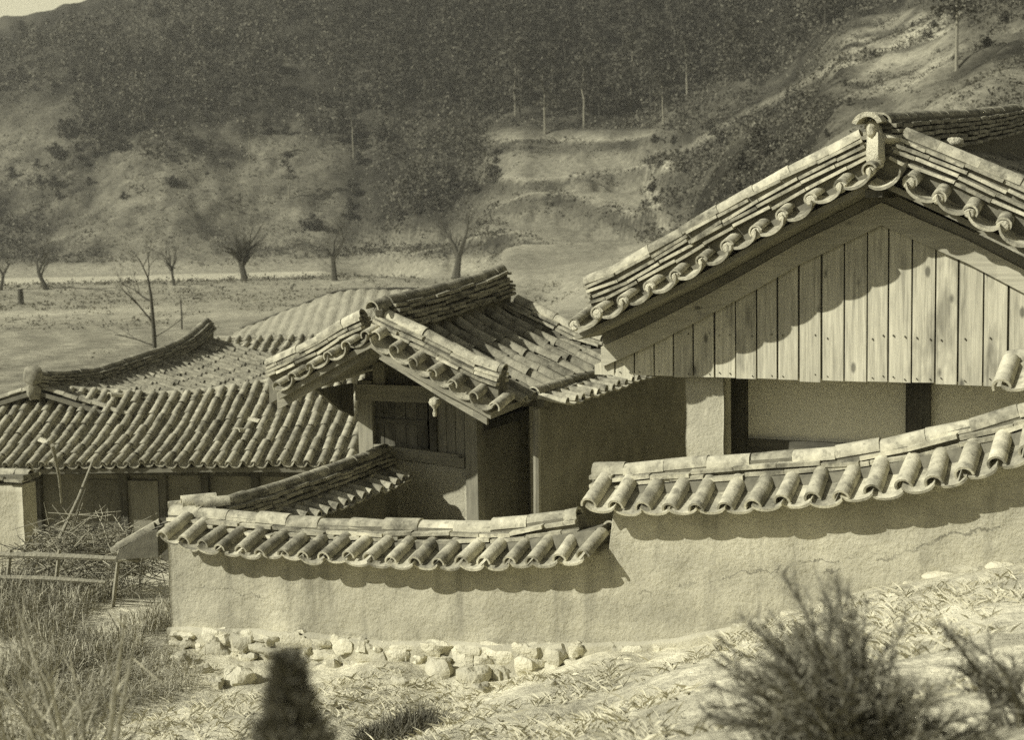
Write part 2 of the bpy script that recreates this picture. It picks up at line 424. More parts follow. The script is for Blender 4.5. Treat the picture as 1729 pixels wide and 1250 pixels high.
# far terrain: photograph rows of the ground at several distances, for some columns -> heights
FZ = -2.5
DK = [13, 17, 21, 26, 32, 60, 100, 150, 200, 240, 288, 320, 350, 400, 450, 520, 950]
HCOL = {  # rows (or None = valley floor); last two are plain heights
 -700: [None] * 11 + [370, 260, 150, 110],
 0:    [None] * 11 + [392, 268, 125, 50],
 160:  [None] * 11 + [372, 245, 95, 28],
 300:  [None] * 11 + [345, 215, 70, -5],
 450:  [None] * 11 + [370, 230, 50, -80],
 600:  [None] * 11 + [372, 240, 50, -90],
 760:  [None] * 9 + [445, 415, 300, 215, 40, -100],
 900:  [None] * 8 + [438, 408, 305, 228, 165, 20, -110],
 1040: [None] * 7 + [470, 425, 372, 268, 215, 150, 10, -120],
 1150: [None] * 6 + [520, 425, 352, 285, 225, 185, 125, 0, -130],
 1290: [None] * 5 + [540, 410, 300, 212, 190, 165, 120, 60, -30, -150],
 1450: [None] * 5 + [500, 330, 190, 105, 60, 25, 0, -40, -110, -200],
 1729: [None] * 5 + [430, 230, 95, 10, -20, -60, -90, -120, -170, -260],
 2600: [None] * 5 + [400, 200, 60, -20, -60, -100, -130, -160, -200, -280],
}
NEARZ = {13: (.30, .35, .5), 17: (-.1, .0, .5), 21: (-1.0, -.5, .4), 26: (-2.2, -1.6, .2), 32: (-2.5, -2.3, .1)}
def _colz(px, rows):
    out = []
    for i, D in enumerate(DK):
        if D in NEARZ: z = float(np.interp(px, [150, 750, 1400], NEARZ[D]))
        elif i >= 15: z = out[-1] + (12 if i == 15 else -40)
        elif rows[i] is None: z = FZ
        else: z = CAMZ + (395 - (px - 864) * .0192 - rows[i]) * D / F
        out.append(z)
    return out
_cpx = np.array(sorted(HCOL)); _cz = np.array([_colz(p, HCOL[p]) for p in sorted(HCOL)])
def far_z(x, y):
    x = np.asarray(x, float); y = np.asarray(y, float); D = np.maximum(y, 8.0); px = np.clip(864.5 + F * x / D, _cpx[0], _cpx[-1])
    ci = np.clip(np.searchsorted(_cpx, px) - 1, 0, len(_cpx) - 2); t = (px - _cpx[ci]) / (_cpx[ci + 1] - _cpx[ci]); t = t * t * (3 - 2 * t)
    lD = np.log(np.clip(np.hypot(x, y) * .12 + D * .88, DK[0], DK[-1])); ld = np.log(np.array(DK, float))
    di = np.clip(np.searchsorted(ld, lD) - 1, 0, len(DK) - 2); s = (lD - ld[di]) / (ld[di + 1] - ld[di])
    z0 = _cz[ci, di] * (1 - s) + _cz[ci, di + 1] * s; z1 = _cz[ci + 1, di] * (1 - s) + _cz[ci + 1, di + 1] * s
    return z0 * (1 - t) + z1 * t
_gx = np.linspace(-14, 14, 200); _gz = np.array([max(-.4, min(2.6, grnd_line(a))) for a in _gx])
TH = 8.0
def terr_wob(x, y): return 5.0 * vnoise(x, y, 60, 11) + 4.2 * vnoise(x, y, 24, 14) + 1.0 * vnoise(x, y, 7, 15)
def ground_z(x, y):
    x = np.asarray(x, float); y = np.asarray(y, float)
    s = x * FW.u.x + (y - 11.5) * FW.u.y; e = x * FW.d.x + (y - 11.5) * FW.d.y
    zn = np.interp(s, _gx, _gz) + .10 * np.maximum(0, -e - .5) + .16 * np.maximum(0, -e - 4.5) * np.exp(-np.maximum(0, -e - 4.5) / 8) + .09 * vnoise(x, y, .9, 1) + (.05 * vnoise(x, y, .32, 2) + .03 * vnoise(x, y, .12, 3)) * (y < 14)
    zf = far_z(x, y); k = sm(e, .05, 2.2)
    z = zn * (1 - k) + zf * k
    # rugged hillsides and stepped fields
    D = np.hypot(x, y); px = 864.5 + F * x / np.maximum(y, 8)
    hill = sm(zf, FZ + .6, FZ + 6) * sm(D, 90, 140)
    z = z + hill * (5.5 * vnoise(x, y, 38, 5) + 3.0 * vnoise(x, y, 15, 6) + 1.6 * vnoise(x, y, 6, 7) + .9 * vnoise(x, y, 2.6, 8) + .45 * vnoise(x, y, 1.3, 9))
    ter = sm(px, 770, 900) * (1 - sm(px, 1130, 1230)) * sm(D, 120, 160) * (1 - sm(D, 285, 300))
    ter = np.maximum(ter, sm(px, 540, 640) * (1 - sm(px, 900, 1000)) * (1 - sm(z, 5, 8)) * sm(D, 200, 240) * (1 - sm(D, 310, 330)))
    hs = TH; q = (z + terr_wob(x, y)) / hs; fr = q - np.floor(q); zt = (np.floor(q) + sm(fr, .62, .98) * .62 + .38 * fr) * hs - terr_wob(x, y)
    z = z * (1 - ter) + zt * ter
    fld = sm(D, 60, 90) * (1 - hill) * (1 - ter)
    z = z + fld * (.25 * vnoise(x, y, 9, 12)) + sm(D, 40, 60) * (1 - hill) * .12 * vnoise(x, y, 2, 13)
    # low bank along the far orchard field
    z = z + .9 * sm(D, 186, 190) * (1 - sm(D, 205, 212)) * (1 - sm(px, 650, 760)) * sm(px, -400, 60)
    return z
def gz(x, y): return float(ground_z(np.array([x]), np.array([y]))[0])
def ground_hit(px, py, d0=3.0, d1=600.0):
    d = ray(px, py); t = np.geomspace(d0, d1, 3000); x = d.x * t; y = d.y * t; z = CAMZ + d.z * t
    below = np.nonzero(z < ground_z(x, y))[0]
    if not len(below): return None
    i = below[0]; return Vector((x[i], y[i], gz(x[i], y[i])))

def make_ground():
    aa = np.concatenate([np.linspace(-80, -25, 40, endpoint=False), np.linspace(-25, 25, 420), np.linspace(25, 80, 40)[1:]]) * math.pi / 180
    rr = np.concatenate([np.geomspace(1.2, 16, 170, endpoint=False), np.geomspace(16, 110, 90, endpoint=False), np.linspace(110, 460, 250, endpoint=False), np.geomspace(460, 1000, 40)])
    A, RR = np.meshgrid(aa, rr); X = np.sin(A) * RR; Y = np.cos(A) * RR - 1.0
    Z = ground_z(X, Y); n, m = X.shape
    v = np.stack([X.ravel(), Y.ravel(), Z.ravel()], 1)
    i = np.arange(n - 1)[:, None] * m + np.arange(m - 1)[None]; f = np.stack([i, i + 1, i + m + 1, i + m], -1).reshape(-1, 4)
    me = bpy.data.meshes.new('ground'); me.from_pydata(v.tolist(), [], f.tolist()); me.polygons.foreach_set('use_smooth', [True] * len(me.polygons))
    alb = albedo(X.ravel(), Y.ravel(), Z.ravel())
    at_ = me.attributes.new('cover', 'FLOAT', 'POINT'); at_.data.foreach_set('value', alb.astype(np.float32)); me.update()
    o = bpy.data.objects.new('ground', me); COL.objects.link(o); o['kind'] = 'structure'; me.materials.append(ground_mat())
    return o
PATH = [(1130, 400), (1118, 365), (1108, 330), (1095, 312), (1118, 290), (1160, 255), (1205, 228), (1290, 182), (1350, 150), (1400, 120)]
def path_dist(px, row):
    d = np.full(np.shape(px), 1e9)
    for (a, b), (c, e) in zip(PATH, PATH[1:]):
        t = np.clip(((px - a) * (c - a) + (row - b) * (e - b)) / ((c - a) ** 2 + (e - b) ** 2), 0, 1); d = np.minimum(d, np.hypot(px - a - t * (c - a), row - b - t * (e - b)))
    return d
def albedo(x, y, z):
    """ground cover: dry grass, soil, scrub, forest floor (a map of what grows where)"""
    D = np.hypot(x, y); px = 864.5 + F * x / np.maximum(y, 3); zc = np.maximum(y, 3)
    row = 395 - (px - 864.5) * .0192 - (z - CAMZ) * F / zc
    near = .56 + .12 * vnoise(x, y, 1.3, 21) + .12 * vnoise(x, y, .4, 22) + .10 * vnoise(x, y, .13, 20)
    fld = .31 + .05 * vnoise(x, y, 14, 23) + .05 * vnoise(x * .25, y, 3, 24)
    fld = fld + .05 * np.sin((y + .25 * x) * 3.3 + 2 * vnoise(x, y, 9, 83)) * (1 - sm(D, 100, 128)) * sm(D, 40, 55) + .24 * (1 - sm(px, 520, 680)) * (1 - sm(np.abs(D - 252), 26, 34)) + .02 + .05 * (1 - sm(np.abs(D - 128), 6, 14)) - .04 * sm(D, 60, 70) * (1 - sm(D, 112, 118))
    fld = fld + .10 * (1 - sm(np.abs(D - 139), 3, 6)) * (1 - sm(px, 250, 420)) - .20 * (1 - sm(np.abs(D - 207), 2, 7)) * sm(px, 60, 110) * (1 - sm(px, 620, 700)) + .05 * vnoise(x, y, 4, 25) * sm(D, 135, 150) * (1 - sm(D, 200, 206))
    sc = .10 + .13 * vnoise(x, y, 30, 26) + .13 * vnoise(x, y, 11, 27) + .12 * vnoise(x, y, 4, 28) + .10 * vnoise(x, y, 1.6, 29)
    forest = (1 - sm(row, 200 + 20 * vnoise(x, y, 25, 35), 250 + 40 * vnoise(x, y, 25, 35)) * (px < 700)) * (px < 700) * .75 + sm(px, 500, 640) * (1 - sm(row, 215, 245)) * (1 - sm(px, 1340, 1400)) + (1 - sm(px, 640, 700)) * (1 - sm(row, 70, 200))
    forest = np.maximum(forest, sm(px, 570, 610) * (1 - sm(px, 800, 850)) * (1 - sm(row, 375, 395)))
    sc = sc * (1 - .5 * np.clip(forest, 0, 1))
    spur = (1 - sm(np.abs(px - 330), 130, 280)) * sm(row, 200, 330); sc = sc + spur * .09
    sc = sc + .24 * (1 - sm(np.hypot((px - 1520 - (90 - row) * .5) / 120, (row - 100) / 90), .5, 1.1)) * (.6 + vnoise(x, y, 5, 31) * 1.6)
    dark = sm(px, 1080, 1130) * (1 - sm(px, 1430, 1520)) * sm(row, 215, 260); sc = sc * (1 - .45 * dark)
    ter = sm(px, 770, 880) * (1 - sm(px, 1110, 1200)) * sm(row, 215, 235) * sm(D, 110, 150); q = (z + terr_wob(x, y)) / TH; fr = q - np.floor(q); ter = np.maximum(ter, sm(px, 540, 640) * (1 - sm(px, 900, 1000)) * (1 - sm(z, 5, 8)) * sm(D, 200, 240) * (1 - sm(D, 310, 330)))
    ris = np.clip(sm(fr, .50 + .2 * vnoise(x, y, 9, 34), .62 + .2 * vnoise(x, y, 9, 34)) * (1 - sm(fr, .93, .98)), 0, 1)
    sc = sc * (1 - ter) + ter * (.225 + .08 * vnoise(x, y, 6, 30) - .14 * ris * (.8 + .8 * vnoise(x, y, 5, 33)) + .12 * np.clip(1 - np.abs(fr - .99) / .05, 0, 1) + .12 * np.clip(1 - fr / .06, 0, 1))
    pd = path_dist(px, row); sc = sc + .16 * (1 - sm(pd, 3, 9)) * (D > 100)
    hill = sm(z, FZ + .8, FZ + 4) * sm(D, 90, 140)
    f = fld * (1 - hill) + sc * hill; k = sm(D, 17, 30)
    return np.clip(near * (1 - k) + f * k, .035, .72)
def ground_mat():
    n = NT('ground_cover', .97, .03)
    a = n.attr('cover')
    # the steep terrace faces are darker earth
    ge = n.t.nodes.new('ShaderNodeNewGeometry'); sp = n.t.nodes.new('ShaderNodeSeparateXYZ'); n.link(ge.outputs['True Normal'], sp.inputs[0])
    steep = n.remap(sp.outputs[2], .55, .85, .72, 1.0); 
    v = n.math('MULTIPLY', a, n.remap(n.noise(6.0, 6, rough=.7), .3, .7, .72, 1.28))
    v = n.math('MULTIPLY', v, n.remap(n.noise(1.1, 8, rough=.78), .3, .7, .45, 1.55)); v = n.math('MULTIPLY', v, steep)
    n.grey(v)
    n.bump(n.math('ADD', n.noise(9, 6, rough=.7), n.math('MULTIPLY', n.noise(.8, 5), 3)), .06, .9); return n.m
make_ground()
def sky_bank():
    n = 40; B = MB()
    for i in range(n + 1):
        a = R(-60 + 120 * i / n)
        for e in (-1, 6, 13, 20): B.v.append((2600 * math.sin(a), 2600 * math.cos(a), 2600 * math.tan(R(e))))
    for i in range(n):
        for k in range(3): B.f.append((i * 4 + k, i * 4 + 4 + k, i * 4 + 5 + k, i * 4 + 1 + k))
    m = bpy.data.materials.new('sky_glow'); m.use_nodes = True; t = m.node_tree; t.nodes.remove(t.nodes['Principled BSDF']); e = t.nodes.new('ShaderNodeEmission'); e.inputs[0].default_value = (1, .94, .62, 1); e.inputs[1].default_value = .66
    t.links.new(e.outputs[0], t.nodes['Material Output'].inputs[0]); o = B.build('sky', m, None, 'all'); o['kind'] = 'structure'  # glowing strip added beyond the hills to brighten the low sky
sky_bank()

# ------------------------------------------------------------------ front courtyard wall
def grid_wall(mb, x0, x1, zt, zb, y0, y1, nx, nz, amp=.012, seed=0):
    xs = np.linspace(x0, x1, nx); n0 = len(mb.v)
    for i, x in enumerate(xs):
        a, b = zb(x), zt(x)
        for k in range(nz):
            z = a + (b - a) * k / (nz - 1)
            mb.v.append((x, y0 + amp * 2 * float(vnoise(x + 50, z + 50, .35, seed)) + amp * float(vnoise(x + 50, z + 50, .12, seed + 1)), z))
        mb.v += [(x, y1, a), (x, y1, b)]
    w = nz + 2
    for i in range(nx - 1):
        p, q = n0 + i * w, n0 + (i + 1) * w
        for k in range(nz - 1): mb.f.append((p + k, q + k, q + k + 1, p + k + 1))
        mb.f.append((p + nz - 1, q + nz - 1, q + nz + 1, p + nz + 1)); mb.f.append((p + nz + 1, q + nz + 1, q + nz, p + nz))
    for p, fl in ((n0, 0), (n0 + (nx - 1) * w, 1)):
        f = tuple(p + k for k in range(nz)) + (p + nz + 1, p + nz); mb.f.append(f if fl else f[::-1])

def crack_nodes(n):
    """hairline cracks between the clay lifts of the wall"""
    o = n.sep(); x, z = o[0], o[2]
    wob = n.math('ADD', n.math('MULTIPLY', n.math('SUBTRACT', n.noise(2.2, 5, rough=.75), .5), .34), n.math('MULTIPLY', n.math('SUBTRACT', n.noise(11, 3), .5), .06))
    res = None
    for (x0, z0, x1, z1, wd, xa, xb) in CRACKS:
        k = (z1 - z0) / (x1 - x0)
        line = n.math('ADD', n.math('MULTIPLY', x, k), z0 - k * x0)
        d = n.math('ABSOLUTE', n.math('SUBTRACT', n.math('ADD', z, wob), line))
        c = n.remap(d, wd * .4, wd * 1.3, .5, 1.0)
        inside = n.math('MULTIPLY', n.math('GREATER_THAN', x, xa), n.math('LESS_THAN', x, xb))
        gate = n.math('MULTIPLY', inside, n.remap(n.noise(1.9, 2), .45, .55, 0, 1))
        c = n.math('SUBTRACT', 1.0, n.math('MULTIPLY', n.math('SUBTRACT', 1.0, c), gate))
        res = c if res is None else n.math('MULTIPLY', res, c)
    return res
def ck(p, q, wd):
    (x0, z0), (x1, z1) = FW.hit(*p), FW.hit(*q); return (x0, z0, x1, z1, wd, x0, x1)
CRACKS = [ck((1390, 965), (1720, 880), .012), ck((1080, 1000), (1480, 930), .007), ck((310, 995), (640, 1012), .005), ck((1540, 985), (1729, 960), .012)]
MUDC = mat_plaster('mud_wall_cracked', .43, .07, .018, 9, crack=crack_nodes, blot=.09, streak=.34)

def build_front_wall():
    root = tag(FW.empty('courtyard_wall'), 'long low mud plastered wall with stepped tiled coping across the foreground', 'wall')
    rnd = random.Random(5)
    secs = [  # top row pixels, lip pixels
        ([(332, 856), (403, 861), (484, 870), (573, 875), (680, 877), (768, 879), (857, 876), (907, 869), (985, 857)],
         [(270, 915), (304, 926), (337, 935), (398, 941), (466, 947), (507, 952), (576, 954), (647, 960), (727, 964), (768, 965), (846, 964), (904, 960), (947, 958), (1004, 950)], 1),
        ([(1006, 781), (1067, 781), (1123, 775), (1179, 770), (1239, 766), (1300, 761), (1368, 757), (1439, 750), (1503, 739), (1582, 721), (1668, 699), (1729, 682), (1790, 664)],
         [(990, 867), (1052, 871), (1106, 874), (1157, 872), (1208, 872), (1252, 872), (1310, 865), (1368, 857), (1426, 854), (1475, 845), (1546, 837), (1598, 826), (1644, 811), (1705, 792), (1790, 766)], 2),
        ([(1706, 592), (1760, 585), (1850, 560)], [(1690, 668), (1760, 655), (1850, 620)], 3)]
    bounds = []
    lipf = []
    for top, lip, si in secs:
        tp = [FW.hit(a, b, .2) for a, b in top]; lp = [FW.hit(a, b, -.25) for a, b in lip]
        if si == 3: tp.append((tp[-1][0] + 4, tp[-1][1] + .35)); lp.append((lp[-1][0] + 4, lp[-1][1] + .35))
        lf = extrap(lp); lipf.append(lf)
        E = MB(); Rg = MB(); C = MB()
        lips = path_lips(lp, .222, .02)
        cross_row(E, lips, .12, -.26, .105 if si == 1 else .15, .062 if si == 1 else .068, .045, rnd=rnd)
        back = [(x, z, nx, nz) for x, z, nx, nz in lips[1:]]
        cross_row(E, back, .30, .65, .125, .060, .042, rnd=rnd)
        H = 2 * (.030 + .026)
        pts = [(x, .2, z - H - .005 - .083) for x, z in tp]
        if si == 1: pts = [(pts[0][0] - .28, .2, pts[0][2] + .0)] + pts
        if si == 2: pts[-1:] = [pts[-1], (pts[-1][0] + .5, .2, pts[-1][2] + .12)]
        ridge_stack(C, Rg, pts, (0, 1, 0), 2, .25, .030, .026, .083, .34, rnd, jag=1.7)
        # clay bedding under the courses
        xs = np.linspace(lp[0][0] + .05, lp[-1][0] - .12, 30)
        tf = extrap([(p[0], p[2]) for p in pts])
        for a, b in zip(xs, xs[1:]):
            C.hexa([(a, -.02, lf(a) + .05), (b, -.02, lf(b) + .05), (b, .42, lf(b) + .05), (a, .42, lf(a) + .05), (a, .06, tf(a) + .02), (b, .06, tf(b) + .02), (b, .34, tf(b) + .02), (a, .34, tf(a) + .02)])
        E.build('coping_eave_tiles', T_WALL, root, True); Rg.build('coping_ridge_tiles', T_WALL, root, True); C.build('clay_bedding', CORE, root)
        bounds.append((lp[0][0], lp[-1][0]))
    xl = FW.hit(287, 1000)[0]; x12 = FW.hit(1034, 900)[0]; x23 = FW.hit(1716, 700)[0]
    W = MB(); zb = lambda x: foot_line(x) - .35
    x23 = FW.hit(1800, 700)[0]
    def ztop(x): return (lipf[0](x) if x < x12 else lipf[1](x) if x < x23 else lipf[2](x)) + .055
    grid_wall(W, xl, x23 + 3.0, ztop, zb, 0, .4, 230, 22, .014, 1)
    W.build('mud_plaster', MUDC, root, 'all')
    # rubble footing
    St = MB(); k = 0; xr_ = FW.hit(1265, 1050)[0]
    Bm = MB(); grid_wall(Bm, xl - .02, xr_, lambda x: foot_line(x) - .01 + .02 * float(vnoise(x + 9, 3, .2, 5)), lambda x: grnd_line(x) - .25, -.06, .1, 90, 10, .03, 14); Bm.build('mud_mortar', MUD, root, 'all')
    for row_ in range(4):
        x = xl - .04 + rnd.uniform(0, .1)
        while x < xr_:
            w = rnd.uniform(.08, .27) * (1.15 - row_ * .1); h = w * rnd.uniform(.36, .66); z = foot_line(x) - .06 - row_ * .095 + rnd.uniform(-.03, .025)
            if z > grnd_line(x) - .06 and rnd.random() < .86: St.blob((x + w / 2, -.05 - row_ * .012 + rnd.uniform(-.015, .015), z), w * .52, rnd.uniform(.045, .07), max(.028, h * .55), k, .42, 11, 8); k += 1
            x += w * rnd.uniform(.98, 1.12)
    for (px, py, w, h) in [(1430, 1024, .10, .035), (1545, 990, .10, .03), (1588, 976, .15, .045), (1640, 967, .13, .045), (1690, 958, .10, .035), (1500, 1000, .08, .03), (1340, 1040, .1, .04), (1290, 1055, .1, .05)]:
        a, b = FW.hit(px, py, -.02); St.blob((a, -.02, b), w, .07, h, k, .2, 10, 6); k += 1
    St.build('stone_footing', STONE, root, True)
    Hh = MB(); a, b = FW.hit(1477, 1004, -.01); Hh.blob((a, .0, b), .055, .03, .028, 5, .2); Hh.build('dark_foot_lump', CORE, root, True)  # solid dark lump set into the wall foot
    # rounded tiles heaped on the corner
    Cn = MB()
    for (px, py, rr_) in [(308, 856, .07), (330, 849, .085), (352, 852, .075)]:
        a, b = FW.hit(px, py, .3); Cn.half((a - .10, .22, b - .01), (a + .13, .45, b - .0), (0, 0, 1), rr_, rr_ * .95, .02, 10, 200)
    Cn.build('corner_cap_tiles', T_WALL, root, True)
    return root
build_front_wall()

# ------------------------------------------------------------------ main house (boarded gable)
_o = at(1475, 300, 13.0); MH = Frame(_o.x, _o.y, 26)
def build_main():
    root = tag(MH.empty('gable_house'), 'tile roofed house with pale boarded gable rising behind the stepped wall', 'house')
    rnd = random.Random(11)
    Lp = sorted(pl(MH, [(1475, 302), (1443, 319), (1385, 349), (1335, 376), (1285, 403), (1236, 431), (1189, 458), (1141, 483), (1094, 506), (1049, 529), (1004, 551), (962, 569)], 0))
    lf0 = extrap(Lp); xe = Lp[0][0]
    lip = lambda x: lf0(-abs(x))
    EH = 15.0                                              # length of the roof behind the gable
    # deck
    Dk = MB(); xs = np.concatenate([np.linspace(xe, 0, 14), np.linspace(0, -xe, 14)[1:]])
    for a, b in zip(xs, xs[1:]):
        za, zb = lip(a), lip(b)
        for y0, y1, t in ((.14, .60, .012), (.60, EH, .20)):
            Dk.hexa([(a, y0, za - .045), (b, y0, zb - .045), (b, y1, zb - .045), (a, y1, za - .045), (a, y0, za + t), (b, y0, zb + t), (b, y1, zb + t + (.03 * y1 if y1 > 1 else 0)), (a, y1, za + t + (.03 * y1 if y1 > 1 else 0))])
    Dk.build('roof_deck', SOFF, root)
    # tiles across the gable edge, one set for each rake
    for nm, sg in (('left', -1), ('right', 1)):
        lips = path_lips([(sg * -x, z) for x, z in sorted(Lp, reverse=True)], .30, 0.0 if sg < 0 else .30)
        if sg < 0:                                          # left rake starts at the apex
            lips = path_lips([(x, z) for x, z in sorted(Lp, reverse=True)], .30, .0)
        E = MB(); Pg = MB()
        if sg > 0: lips = [(.0 + 1e-3, lips[0][1] + .14, .0, 1)] + lips if False else lips
        PL = []; cross_row(E, lips if sg < 0 else [path_lips([(x, z) for x, z in sorted(Lp, reverse=True)], .30, .0)[0]] + lips, .46, 0, .10, .068, .085, plugs=PL, rnd=rnd, th=.028)
        E.build('verge_tiles', T_MAIN, root, True)
        for Pg in PL[(1 if sg > 0 else 0):]: Pg.build('verge_plug', PLUG, root, True)
    tpx = [(1459, 214), (1355, 266), (1229, 336), (1166, 375), (1053, 438), (1003, 457)]
    tp = sorted(pl(MH, tpx, .42)); tf = extrap(tp); Hs = 4 * (.030 + .030) + .005 + .092
    for sg in (-1, 1):
        C = MB(); T = MB(); xs = np.linspace(-.08, tp[0][0], 16)
        pts = [(-sg * x, .42, tf(x) - Hs * 1.10) for x in xs]
        ridge_stack(C, T, pts, (0, 1, 0), 4, .25, .030, .030, .092, .42, rnd, jag=1.5)
        for a, b in zip(pts, pts[1:]):                    # bedding between verge tiles and courses
            if sg > 0: a, b = b, a
            p, q = (a, b) if a[0] < b[0] else (b, a)
            C.hexa([(p[0], .30, lip(p[0])), (q[0], .30, lip(q[0])), (q[0], .62, lip(q[0])), (p[0], .62, lip(p[0])), (p[0], .33, p[2] + .02), (q[0], .33, q[2] + .02), (q[0], .56, q[2] + .02), (p[0], .56, p[2] + .02)])
        T.build('rake_ridge_tiles', T_MAIN, root, True); C.build('rake_bedding', CORE, root)
    # field tiles
    def surf(sg):
        def f(a, b):
            x = b * .885; z = lip(x) + .235 + .03 * a; dz = (lip(x + .2) - lip(max(0, x - .05))) / (.25 if x >= .05 else .2 + x)
            return Vector((sg * x, a, z)), Vector((sg * -dz, 0, 1)).normalized()
        return f
    for sg in (-1, 1):
        T = MB(); slope(T, surf(sg), EH - .1, -xe / .885 + .05, .30, .33, .075, .06, rnd, 1.0, .78); T.build('field_tiles', T_DARK if sg > 0 else T_MAIN, root, True)  # the shaded right slope gets a darker tile than the left
    # main ridge
    pr = [MH.hit_x(a, b, 0) for a, b in [(1500, 189), (1545, 187), (1632, 184), (1680, 180), (1716, 174)]]
    rz = extrap(pr); C = MB(); T = MB(); ys = np.linspace(.32, EH - .1, 20); nl = 6; Hs2 = nl * (.036 + .018) + .005 + .095
    pts = [(0, y, rz(min(y, pr[-1][0])) - Hs2) for y in ys]
    ridge_stack(C, T, pts, (1, 0, 0), nl, .30, .036, .018, .095, .48, rnd, jag=1.0)
    for a, b in zip(pts, pts[1:]): C.box(-.13, .13, a[1], b[1], lip(.12) - .05, max(a[2], b[2]) + .03)
    T.build('ridge_tiles', T_DARK, root, True); C.build('ridge_core', CORE, root)
    # limewashed ridge end
    O = MB()
    def q(px, py, e): x, z = MH.hit(px, py, e); return x, e, z
    x, y, z = q(1469, 203, .2); O.half((x, .06, z - .075), (x, .5, z - .045), (0, 0, 1), .145, .14, .045, 14, 140)
    x, y, z = q(1472, 218, .2); O.blob((x, .24, z), .06, .14, .085, 3, .12, 12, 8)
    x, y, z = q(1474, 252, .1); O.blob((x, .24, z), .082, .15, .19, 4, .22, 18, 12)
    x, y, z = q(1484, 232, .1); O.blob((x, .30, z), .13, .10, .05, 6, .25, 16, 8)
    O.build('ridge_end_plaster', PLUG, root, True)
    # bargeboards
    eb = .66
    bl = sorted(pl(MH, [(1488, 380), (1423, 412), (1349, 447), (1265, 495), (1173, 545), (1099, 583), (1018, 619)], eb)); xa = bl[-1][0]
    blf = extrap(bl); BW = .215
    for sg in (-1, 1):
        B = MB(); xs = np.linspace(bl[0][0] - .02, xa, 12)
        lo = [(x, blf(x)) for x in xs]; hi = [(x, blf(x) + BW) for x in xs]
        f = (lambda x: x) if sg < 0 else (lambda x: 2 * xa - x)
        for (p, q2, r, s_) in zip(lo, lo[1:], hi[1:], hi):
            pol = [(f(p[0]), p[1]), (f(q2[0]), q2[1]), (f(r[0]), r[1]), (f(s_[0]), s_[1])]
            if sg > 0: pol = pol[::-1]
            B.prism(pol, eb, eb + .04)
        pol = [(f(x), z + BW + .004) for x, z in lo] + [(f(x), z + BW + .115) for x, z in lo][::-1]
        B.build('bargeboard', BARGE, root)
        # upper fascia closing up to the deck
        U = MB()
        for (p, q2) in zip(lo, lo[1:]):
            pol = [(f(p[0]), p[1] + BW - .02), (f(q2[0]), q2[1] + BW - .02), (f(q2[0]), max(q2[1] + BW, lip(q2[0]) - .05)), (f(p[0]), max(p[1] + BW, lip(p[0]) - .05))]
            if sg > 0: pol = pol[::-1]
            U.prism(pol, eb + .05, eb + .08)
        U.build('gable_fascia', SOFF, root)  # darker than the bargeboard, standing for the shade under the verge
    # gable boarding
    seams = [950 + v / 2.22 for v in (118, 195, 268, 343, 415, 490, 570, 648, 728, 805, 885, 970, 1055, 1140, 1220, 1308, 1395, 1480, 1575, 1668)]
    xs = [MH.hit(p, 600, eb + .06)[0] for p in seams]
    while xs[-1] < 3.0: xs.append(xs[-1] + rnd.uniform(.19, .23))
    zb0 = extrap([MH.hit(1010, 633, eb + .06), MH.hit(1350, 643, eb + .06), MH.hit(1690, 652, eb + .06)])
    bt = lambda x: (blf(x) if x < xa else blf(2 * xa - x)) + .06
    P = MB()
    for a, b in zip(xs, xs[1:]):
        a2, b2 = a + .006 + rnd.uniform(0, .006), b - .006 - rnd.uniform(0, .006); zb = zb0((a + b) / 2) + rnd.uniform(-.012, .012); dy = rnd.uniform(-.006, .006)
        tops = [(b2, bt(b2)), (a2, bt(a2))]
        if a2 < xa < b2: tops.insert(1, (xa, bt(xa)))
        if min(t[1] for t in tops) < zb + .02: continue
        P.prism([(a2, zb), (b2, zb + rnd.uniform(-.004, .004))] + tops, eb + .06 + dy, eb + .085 + dy)
    Bk = MB(); Bk.prism([(xs[0], zb0(xs[0]) + .02), (xs[-1], zb0(xs[-1]) + .02), (xs[-1], bt(xs[-1]) - .05 if bt(xs[-1]) - .05 > zb0(xs[-1]) + .05 else zb0(xs[-1]) + .05), (xa, bt(xa) - .03), (xs[0], max(bt(xs[0]) - .05, zb0(xs[0]) + .05))], eb + .10, eb + .12); Bk.build('gable_backing', CORE, root)
    # nail rows on the boards
    N = MB()
    for a, b in zip(xs, xs[1:]):
        for t in (.25, .75):
            if rnd.random() < .45: continue
            x = lerp(a, b, t) + rnd.uniform(-.01, .01); z = MH.hit(1350, 568, eb)[1] + rnd.uniform(-.02, .02)
            if z < bt(x) - .1: N.box(x - .004, x + .004, eb + .045, eb + .065, z - .010, z + .006)
            z = zb0(x) + .05 + rnd.uniform(-.02, .02); N.box(x - .003, x + .003, eb + .045, eb + .065, z - .008, z + .004)
    nf = len(P.f); P.add(N.v, N.f); gb = P.build('gable_boarding', BOARD, root); gb.data.materials.append(CORE)
    for q_ in list(gb.data.polygons)[nf:]: q_.material_index = 1
    # wall under the gable
    ew = 1.5; em = .94
    def rect(mb, x0, y0, x1, y1, e0, e1):
        a, b = MH.hit(x0, y1, e0); c, d = MH.hit(x1, y0, e0); mb.box(a, c, e0, e1, b, d)
    for (p0, p1) in ((1223, 1259), (1529, 1570)):
        B = MB(); a = MH.hit(p0, 700, ew)[0]; b = MH.hit(p1, 700, ew)[0]; B.box(a, b, ew, ew + .22, .2, zb0(a) + .3); B.build('post', DARKW, root)
    B = MB(); a = MH.hit(1261, 700, ew + .03)[0]; B.box(a, 3.2, ew + .08, ew + .2, MH.hit(1340, 748, ew)[1], zb0(a) + .3); B.build('lime_panel', PANEL, root)
